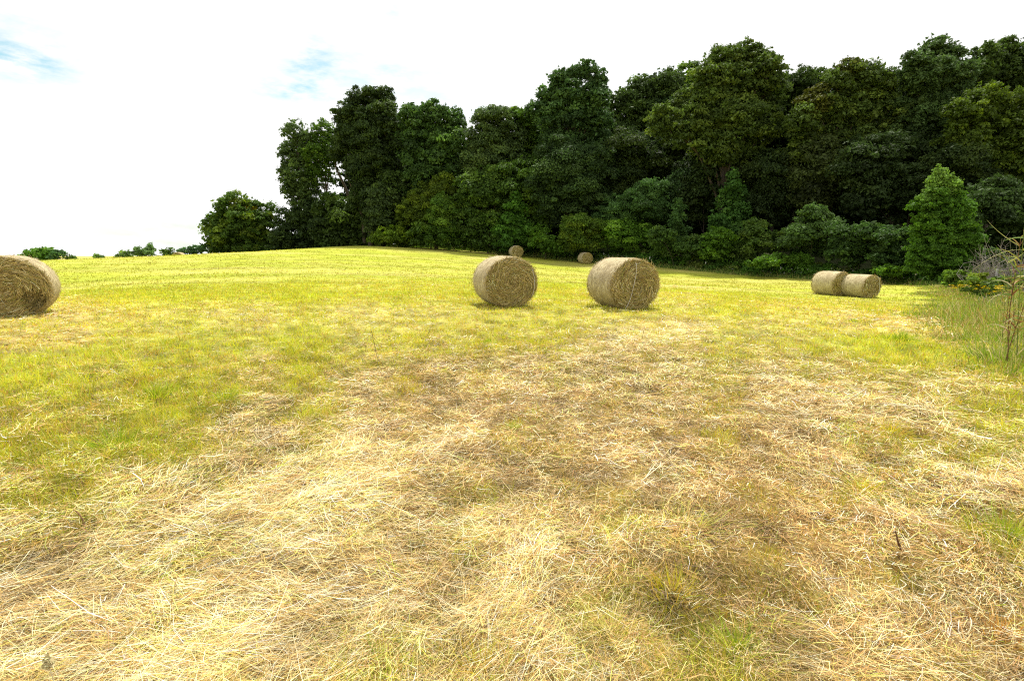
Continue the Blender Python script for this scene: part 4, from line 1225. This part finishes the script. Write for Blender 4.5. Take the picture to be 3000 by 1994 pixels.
# old fence -----------------------------------------------------------------
def fence():
    root = None
    PX = [(2793, 803, 35), (2857, 800, 31.5), (2922, 788, 28), (3010, 772, 24.5), (3130, 760, 20)]
    tops = [at(a, b, c) for a, b, c in PX]
    root = empty('wire_fence', (tops[0][0], tops[0][1], g1(tops[0][0], tops[0][1])))
    tag(root, 'old sagging wire fence on weathered posts along the right verge', 'fence')
    O = np.array(root.location)
    for t in tops:
        g = g1(t[0], t[1]) - .3
        q = np.array([[t[0], t[1], g], [t[0] + .02, t[1], (g + t[2]) / 2], [t[0], t[1], t[2]]]) - O
        V, Fc = tube(q, [.055, .05, .05], 8)
        n = len(V); V = np.concatenate([V, [q[2] + np.array([0, 0, .01])]])
        cap = np.array([[n - 8 + k, n - 8 + (k + 1) % 8, n] for k in range(8)])
        mesh_obj('post', V, [Fc, cap], M_WOOD, root)
    for h in (-.06, -.40, -.75, -1.1):
        q = []
        for i in range(len(tops) - 1):
            for t in np.linspace(0, 1, 9)[:-1]:
                p = tops[i] * (1 - t) + tops[i + 1] * t
                p = p + np.array([0, 0, h - .12 * math.sin(t * PI)])
                q.append(p - O)
        q.append(tops[-1] + np.array([0, 0, h]) - O)
        V, Fc = tube(q, np.full(len(q), .012), 4)
        mesh_obj('wire', V, Fc, M_WIRE, root)
    # low grey rail barrier
    a, b = at(2793, 804, 34.8), at(2842, 803, 33.5)
    r2 = empty('rail_barrier', (a[0], a[1], g1(a[0], a[1])))
    tag(r2, 'short grey rail barrier with two posts at the corner of the verge', 'barrier')
    O = np.array(r2.location)
    bx = []

    def box(c, s, name):
        V = np.array([[x, y, z] for x in (-1, 1) for y in (-1, 1) for z in (-1, 1)], float) * np.array(s) / 2 + np.array(c)
        Fc = np.array([[0, 1, 3, 2], [4, 6, 7, 5], [0, 4, 5, 1], [2, 3, 7, 6], [0, 2, 6, 4], [1, 5, 7, 3]])
        o = mesh_obj(name, V, Fc, M_WOOD, r2)
        bv = o.modifiers.new('bevel', 'BEVEL'); bv.width = .012; bv.segments = 2
    d = b - a
    box(((d[0]) / 2, 0, a[2] - O[2]), (d[0] + .2, .05, .10), 'rail')
    box(((d[0]) / 2, 0, a[2] - O[2] - .3), (d[0] + .1, .05, .07), 'rail')
    H = a[2] - O[2] - .06
    for fx in (.3, .83):
        box((d[0] * fx, .055, H / 2 - .1), (.11, .05, H + .1), 'post')


fence()

# white-topped stakes of an electric fence along the wood
STK = [(1629, 731, 70.5, 'beside the rounded shrub left of the lone distant bale'), (1769, 741, 67.5, 'just right of the lone distant bale'), (1904, 752, 63, 'above the right big bale'),
       (2068, 767, 58.5, 'in the hedge weeds right of the big bale'), (2288, 782, 53, 'left of the two touching bales'), (2683, 797, 43.2, 'standing clear at the right of the two touching bales')]
for px, top, Y, lab in STK:
    p = at(px, top, Y)
    g = g1(p[0], Y)
    root = empty('fence_stake', (p[0], Y, g))
    tag(root, 'thin white topped fence stake ' + lab, 'fence stake', 'white topped stakes of the electric fence')
    H = max(p[2] - g, .9)
    V, Fc = tube([[0, 0, -.2], [0, 0, H * .5], [0, 0, H - .22]], [.025, .025, .025], 6)
    mesh_obj('stake', V, Fc, M_STAKE, root)
    V, Fc = tube([[0, 0, H - .24], [0, 0, H - .1], [0, 0, H - .01], [0, 0, H]], [.04, .042, .04, .005], 8)
    mesh_obj('cap', V, Fc, M_CAP, root)


# ------------------------------------------------------------------ single stalks, sticks
def stalk(name, label, cat, pts, r0, m, group=None, branches=0, leaves=0, col=None):
    """pts: (px,py,Y) from foot to tip"""
    Q = np.array([at(*p) for p in pts])
    Q[0, 2] = g1(Q[0, 0], Q[0, 1]) - .01
    root = empty(name, tuple(Q[0]))
    tag(root, label, cat, group)
    q = Q - Q[0]
    t = np.linspace(0, 1, 12)
    s = np.linspace(0, 1, len(q))
    qq = np.stack([np.interp(t, s, q[:, i]) for i in range(3)], 1)
    qq[1:-1] = (qq[:-2] + qq[1:-1] * 2 + qq[2:]) / 4
    V, Fc = tube(qq, r0 * (1 - .6 * t), 5)
    parts = [(V, Fc)]
    rr = np.random.default_rng(int(abs(Q[0, 0]) * 100))
    H = np.linalg.norm(qq[-1])
    for b in range(branches):
        s0 = qq[rr.integers(5, 11)]
        e = s0 + norm(qq[-1] / H + rr.normal(0, .45, 3)) * H * rr.uniform(.1, .25)
        parts.append(tube([s0, (s0 + e) / 2 + rr.normal(0, .01, 3) * H, e], [r0 * .5, r0 * .4, r0 * .2], 4))
    V, Fc = join(parts)
    mesh_obj('stem', V, Fc, m, root, smooth_=True)
    if leaves:
        n = leaves
        idx = rr.integers(2, 11, n)
        P = qq[idx]
        a = rr.random(n) * 2 * PI
        D = norm(np.stack([np.cos(a), np.sin(a) * .6, rr.uniform(-.1, 1.2, n)], 1))
        S = norm(np.cross(D, rr.normal(0, 1, (n, 3))))
        V, Fc, k = ribbons(P, D, S, rr.uniform(.12, .36, n) * H, np.full(n, r0 * 3.2) * rr.uniform(.5, 1.3, n), rr.normal(0, .3, n), 5, .08, droop=rr.uniform(-.7, -.1, n))
        c = np.array(col)[rr.integers(0, len(col), n)]
        mesh_obj('foliage', V, Fc, M_BLADE, root, col=np.repeat(c, k, 0))
    return root


REED = [(.15, .23, .04), (.30, .30, .07), (.34, .22, .07), (.22, .11, .05), (.50, .46, .26)]
M_GSTEM = noise_mat('green_stem', (.12, .18, .03), (.22, .26, .06), 20, bump=0)
stalk('tall_weed', 'tall reed like weed with curled brown leaves at the right edge', 'weed', [(2962, 970, 8.2), (2958, 900, 8.2), (2975, 800, 8.1), (2992, 690, 8.0)], .009, M_STICK, 'tall weeds at the right edge', 4, 24, REED)
stalk('tall_weed', 'pale green tall weed cut by the right edge of the frame', 'weed', [(2990, 1000, 7.6), (2984, 900, 7.6), (2990, 790, 7.6), (3001, 660, 7.5)], .008, M_GSTEM, 'tall weeds at the right edge', 0, 20, REED[:2])
stalk('tall_weed', 'leaning dark stemmed weed low at the right edge', 'weed', [(2950, 1020, 7.6), (2975, 960, 7.6), (2992, 920, 7.5), (3015, 860, 7.5)], .007, M_STICK, 'tall weeds at the right edge', 3, 16, REED)
stalk('tall_weed', 'bent reddish weed between the tall weeds and the dead shrub', 'weed', [(2935, 985, 9.4), (2950, 930, 9.4), (2956, 870, 9.4), (2962, 815, 9.3)], .007, M_STICK, 'tall weeds at the right edge', 3, 16, REED)

stalk('tall_weed', 'slender pale weed just left of the reed like weeds', 'weed', [(2938, 1000, 8.6), (2940, 930, 8.6), (2946, 860, 8.6), (2944, 800, 8.6)], .005, M_GSTEM, 'tall weeds at the right edge', 2, 14, REED)
stalk('tall_weed', 'arching yellow green weed between the tallest reed like weeds', 'weed', [(2975, 1010, 8.4), (2972, 920, 8.4), (2965, 830, 8.4), (2950, 745, 8.3)], .006, M_GSTEM, 'tall weeds at the right edge', 2, 18, REED)
stalk('tall_weed', 'low brown leafy weed at the foot of the reed like weeds', 'weed', [(2960, 1030, 7.2), (2955, 990, 7.2), (2962, 950, 7.2), (2972, 915, 7.2)], .006, M_STICK, 'tall weeds at the right edge', 3, 18, REED[1:])
SW = 'thin weed stalks left standing in the mown field'
stalk('weed_stalk', 'thin branching weed stalk, tallest one left of the middle of the field', 'weed', [(1125, 1110, 7.2), (1105, 1050, 7.2), (1095, 1000, 7.2), (1086, 962, 7.1)], .0045, M_STICK, SW, 5)
stalk('weed_stalk', 'thin leaning weed stalk crossing behind the tallest one', 'weed', [(1165, 1085, 8.0), (1130, 1035, 8.0), (1092, 985, 7.9)], .004, M_STICK, SW, 3)
stalk('weed_stalk', 'short dry stalk leaning right below the left middle bale', 'weed', [(1240, 1020, 9.4), (1252, 985, 9.4), (1263, 955, 9.3)], .005, M_STICK, SW, 1)
stalk('weed_stalk', 'upright dark stalk below the bale with white twine', 'weed', [(1877, 1030, 9.0), (1880, 995, 9.0), (1889, 957, 9.0)], .006, M_STICK, SW, 0)
stalk('weed_stalk', 'faint upright stalk right of the upright dark stalk', 'weed', [(1976, 980, 11), (1978, 955, 11), (1979, 930, 11)], .006, M_STICK, SW, 0)
SK = 'brown sticks lying or poking up in the hay'
stalk('stick', 'curved brown stick poking out of the hay at lower left', 'stick', [(250, 1552, 2.75), (243, 1520, 2.78), (228, 1500, 2.80), (214, 1492, 2.82)], .006, M_STICK, SK)
stalk('stick', 'small brown stick lying flat right of the curved stick', 'stick', [(565, 1518, 2.92), (540, 1508, 2.93), (505, 1500, 2.95)], .0045, M_STICK, SK)
stalk('stick', 'stubby brown stem standing in the straw at lower right, taller of two', 'stick', [(2648, 1630, 2.5), (2632, 1590, 2.5), (2624, 1556, 2.48)], .008, M_STICK, SK)
stalk('stick', 'stubby brown stem at lower right, smaller one left of the taller', 'stick', [(2602, 1618, 2.55), (2598, 1600, 2.55), (2592, 1578, 2.54)], .006, M_STICK, SK)
M_PALE = noise_mat('bleached_stem', (.58, .50, .32), (.74, .66, .46), 25, bump=0)
LS = 'long bleached stems lying on the stubble'
for q, lab in [(([(1880, 1430, 3.38), (1930, 1385, 3.55), (1975, 1345, 3.75), (2012, 1308, 3.95)]), 'longest bleached stem slanting right in the middle foreground'),
               (([(1890, 1420, 3.42), (1925, 1370, 3.62), (1960, 1335, 3.8), (1984, 1318, 3.9)]), 'bleached stem lying beside the longest one'),
               (([(1860, 1465, 3.2), (1890, 1445, 3.28), (1918, 1418, 3.42)]), 'short bleached stem below the longest one'),
               (([(2800, 1085, 7.3), (2850, 1100, 7.1), (2900, 1118, 6.9), (2935, 1128, 6.75)]), 'bleached stem on the straw heap at the right verge')]:
    Q = []
    for p in q:
        hx, hy = ground_hit(p[0], p[1]); Q.append([hx, hy, g1(hx, hy) + .035])
    Q = np.array(Q)
    root = empty('bleached_stem', tuple(Q[0])); tag(root, lab, 'dry stem', LS)
    V, Fc = tube(Q - Q[0], np.linspace(.0042, .002, len(Q)), 5)
    mesh_obj('stem', V, Fc, M_PALE, root, smooth_=True)
    nL = 3
    D = norm(np.tile((Q[-1] - Q[0])[None], (nL, 1)) + RNG.normal(0, .2, (nL, 3)) * np.linalg.norm(Q[-1] - Q[0]) * np.array([1, 1, .2]))
    V, Fc, k = ribbons(np.tile((Q[1] - Q[0])[None], (nL, 1)), D, norm(np.cross(D, [[0, 0, 1.0]])), np.full(nL, .16), np.full(nL, .008), RNG.normal(0, .2, nL), 4, .2)
    mesh_obj('foliage', V, Fc, M_STRAW, root, col=np.full((len(V), 3), .6) * np.array([1, .88, .6]))

for k_ in range(26):
    px = 2480 + 540 * RNG.random() ** .7; py = RNG.choice([RNG.uniform(1170, 1350), RNG.uniform(1400, 1560), RNG.uniform(1600, 1950)])
    hx, hy = ground_hit(px, py)
    a_ = RNG.normal(2.75, .75); L_ = RNG.uniform(.16, .5) * (1 if py < 1400 else .6); cv = RNG.normal(0, .45)
    t_ = np.linspace(-.5, .5, 7)
    xs_ = hx + np.cos(a_ + cv * t_ * 2) * t_ * L_; ys_ = hy + np.sin(a_ + cv * t_ * 2) * t_ * L_
    Q = np.stack([xs_, ys_, gz(xs_, ys_) + .045 + .02 * np.sin(t_ * 4 + k_)], 1)
    root = empty('bleached_stem', tuple(Q[0])); tag(root, 'bleached dry stem in the loose tangle on the hay at the lower right', 'dry stem', 'bleached stems tangled at the lower right')
    V, Fc = tube(Q - Q[0], np.linspace(.0036, .0018, 7) * max(.8, hy / 3.2), 5)
    mesh_obj('stem', V, Fc, M_PALE, root, smooth_=True)

# taller tufts of green, placed where the photo has them
TG = 'tufts of taller grass in the mown field'
TU = [(350, 1320, .26, 26, 'bright green tuft in the grass at left', 'g'), (460, 1170, .2, 26, 'wide green tuft behind the bright one at left', 'g'), (660, 1180, .15, 16, 'rounded green tuft left of the middle', 'g'),
      (1500, 1258, .08, 16, 'small green tuft in the brown stubble', 'g'), (2600, 1270, .16, 26, 'yellow green tuft in straw at right', 'y'), (2520, 1440, .13, 22, 'yellowish tuft with dark foot at right', 'y'),
      (2440, 1500, .12, 20, 'dull straw coloured tuft left of the yellowish one', 'y'), (1970, 1730, .15, 24, 'straw coloured tuft with dark hollow at lower middle right', 'y'), (1790, 1840, .16, 22, 'pale splayed tuft near the bottom middle', 'p'),
      (1120, 1930, .14, 20, 'fresh green tuft at the bottom left of the middle', 'g'), (1420, 1950, .15, 24, 'yellow green tuft at the bottom middle', 'y'), (2950, 1580, .18, 26, 'dense green tuft at the right edge', 'g'),
      (2010, 1540, .22, 22, 'large pale green splayed tuft right of the middle foreground', 'p'), (2640, 1000, .22, 40, 'lush bright green tuft before the straw heap', 'g'), (1180, 1460, .07, 14, 'flattened green tuft in the pale straw', 'g'),
      (840, 1250, .09, 16, 'small mossy green clump where straw begins', 'y'), (2920, 1880, .12, 18, 'rusty tuft at the lower right corner', 'r'), (2160, 1900, .13, 30, 'thin green blades at the bottom right of the middle', 'g'), (1430, 1010, .10, 22, 'green tuft below the left middle bale', 'g'), (2500, 945, .1, 14, 'bright small tuft below the touching bales', 'g')]
PT = {'g': [(.34, .46, .035), (.56, .54, .09), (.24, .36, .025)], 'y': [(.66, .58, .06), (.50, .52, .045), (.74, .52, .09)], 'p': [(.76, .72, .20), (.64, .66, .14), (.82, .72, .30)], 'r': [(.56, .30, .07), (.46, .20, .05), (.66, .42, .10)]}
for px, py, h, nb, lab, c in TU:
    hx, hy = ground_hit(px, py)
    n = nb * 9
    root = empty('grass_tuft', (hx, hy, g1(hx, hy) + .008)); tag(root, lab, 'grass tuft', TG)
    a = RNG.random(n) * 2 * PI; rr_ = np.abs(RNG.normal(0, .62, n)) * h
    lean = np.abs(RNG.normal(.25, .28, n)) + rr_ / h * .6
    if c == 'p': lean += .3
    D = np.stack([np.cos(a) * np.sin(lean), np.sin(a) * np.sin(lean), np.cos(lean)], 1)
    a2 = RNG.random(n) * 2 * PI
    S = norm(np.cross(D, np.stack([np.cos(a2), np.sin(a2), np.full(n, .1)], 1)))
    P = np.stack([rr_ * np.cos(a), rr_ * np.sin(a), np.zeros(n)], 1)
    V, Fc, k = ribbons(P, D, S, h * RNG.uniform(.45, 1.15, n), np.maximum(.0036, .0013 * hy) * RNG.uniform(.7, 1.4, n), RNG.normal(0, .2, n), 4, .1, droop=-np.abs(RNG.normal(0, .3, n)))
    cc = np.array(PT[c])[RNG.integers(0, 3, n)] * RNG.normal(1, .15, n)[:, None]
    mesh_obj('blades', V, Fc, M_BLADE, root, col=np.repeat(cc, k, 0))

# seed head close to the lens at the lower left
Q = at(142, 1945, 1.35)
g = g1(Q[0], Q[1])
root = empty('seed_head', (Q[0] - .02, Q[1] + .05, g)); tag(root, 'fuzzy seed head on a dry stem at the lower left corner', 'seed head')
O = np.array(root.location)
V, Fc = tube([[0, 0, 0], (Q - O) * .5 + [.004, 0, .01], Q - O], [.002, .0018, .0014], 5)
mesh_obj('stem', V, Fc, M_PALE, root)
V, Fc, Cc, P = puff_leaves((Q - O)[None] + np.zeros((1, 3)), np.array([[.012, .012, .020]]), np.array([260]), .009, np.array([[.55, .46, .24]]))
mesh_obj('head', V, Fc, M_STRAW, root, col=Cc)

# ------------------------------------------------------------------ light and sky
SUN_EL, SUN_AZ = 65, 12          # azimuth clockwise from +Y (away from the camera), high and behind the scene
w = bpy.data.worlds.new('World'); sc.world = w
w.use_nodes = True
nt = w.node_tree; N = nt.nodes; L = nt.links
N.clear()
out = N.new('ShaderNodeOutputWorld')
sky = N.new('ShaderNodeTexSky'); sky.sky_type = 'NISHITA'; sky.sun_disc = False
sky.sun_elevation = R(SUN_EL); sky.sun_rotation = R(SUN_AZ)
bg = N.new('ShaderNodeBackground'); bg.inputs['Strength'].default_value = .15
tn = N.new('ShaderNodeVectorMath'); tn.operation = 'MULTIPLY'; tn.inputs[1].default_value = (1.0, 1.3, 1.05)
L.new(sky.outputs[0], tn.inputs[0]); L.new(tn.outputs[0], bg.inputs['Color'])
cl = N.new('ShaderNodeBackground'); cl.inputs['Color'].default_value = (1.0, .995, .99, 1); cl.inputs['Strength'].default_value = 1.12
tc = N.new('ShaderNodeTexCoord')
mp = N.new('ShaderNodeMapping'); mp.inputs['Scale'].default_value = (1, 1, 3.2)
L.new(tc.outputs['Generated'], mp.inputs['Vector'])
nz = N.new('ShaderNodeTexNoise'); nz.inputs['Scale'].default_value = 15; nz.inputs['Detail'].default_value = 8; nz.inputs['Roughness'].default_value = .62
L.new(mp.outputs[0], nz.inputs['Vector'])
acc = None
# gaps in the cloud: direction, angular size, vertical squash, depth
for (px, py, rad, sq, amt) in [(30, 172, 62, 2.6, 1.1), (845, 270, 85, 3, .68), (930, 160, 55, 1.2, .5), (890, 225, 45, 1.2, .55), (1150, 30, 45, 1.5, .45), (1120, 225, 170, 2.4, .42), (520, 690, 130, 2.6, .6), (0, 20, 90, 2, .3), (1330, 310, 80, 2, .25), (1850, 195, 100, 2, .22)]:
    d = norm(at(px, py, 1.0) - np.array([0, 0, CZ]))
    up = np.array([0, 0, 1.0])
    sx = norm(np.cross(d, up)); sy = np.cross(sx, d)
    def dotn(vec):
        n_ = N.new('ShaderNodeVectorMath'); n_.operation = 'DOT_PRODUCT'; n_.inputs[1].default_value = tuple(vec)
        L.new(tc.outputs['Generated'], n_.inputs[0]); return n_.outputs['Value']
    def mth(op, a, b=None):
        n_ = N.new('ShaderNodeMath'); n_.operation = op
        for i_, v_ in enumerate((a, b)):
            if v_ is None: continue
            if isinstance(v_, (int, float)): n_.inputs[i_].default_value = v_
            else: L.new(v_, n_.inputs[i_])
        return n_.outputs[0]
    k = F / rad / (1 + ((px - 1500) / F) ** 2 * .5)
    a_ = mth('MULTIPLY', dotn(sx), k); b_ = mth('MULTIPLY', dotn(sy), k * sq)
    r2 = mth('ADD', mth('MULTIPLY', a_, a_), mth('MULTIPLY', b_, b_))
    front = mth('GREATER_THAN', dotn(d), 0.2)
    gsn = mth('MULTIPLY', mth('EXPONENT', mth('MULTIPLY', r2, -1.0)), front)
    term = mth('MULTIPLY', gsn, amt)
    acc = term if acc is None else mth('ADD', acc, term)
# blue = blob * noise contrast
nr = N.new('ShaderNodeMapRange'); nr.inputs[1].default_value = .38; nr.inputs[2].default_value = .66
L.new(nz.outputs['Fac'], nr.inputs[0])
blue = mth('MULTIPLY', acc, mth('MULTIPLY', nr.outputs[0], 1.08))
fac = mth('MINIMUM', mth('SUBTRACT', 1.0, blue), 1.0)
fac = mth('MAXIMUM', fac, .12)
ms = N.new('ShaderNodeMixShader')
L.new(fac, ms.inputs[0]); L.new(bg.outputs[0], ms.inputs[1]); L.new(cl.outputs[0], ms.inputs[2])
L.new(ms.outputs[0], out.inputs[0])

sd = bpy.data.lights.new('sun', 'SUN'); sd.energy = 5.6; sd.angle = R(3); sd.color = (1, .95, .84)
so = bpy.data.objects.new('sun', sd); COL.objects.link(so)
dirv = Vector((math.sin(R(SUN_AZ)) * math.cos(R(SUN_EL)), math.cos(R(SUN_AZ)) * math.cos(R(SUN_EL)), math.sin(R(SUN_EL))))
so.rotation_euler = dirv.to_track_quat('Z', 'Y').to_euler()
so.location = (0, 0, 60)

sc.view_settings.view_transform = 'Standard'
sc.view_settings.look = 'None'
sc.view_settings.exposure = 0
sc.cycles.max_bounces = 5
sc.cycles.diffuse_bounces = 3
sc.cycles.transparent_max_bounces = 4
sc.cycles.use_denoising = False
sc.cycles.filter_width = 1.15
print('done', time.time() - T0)
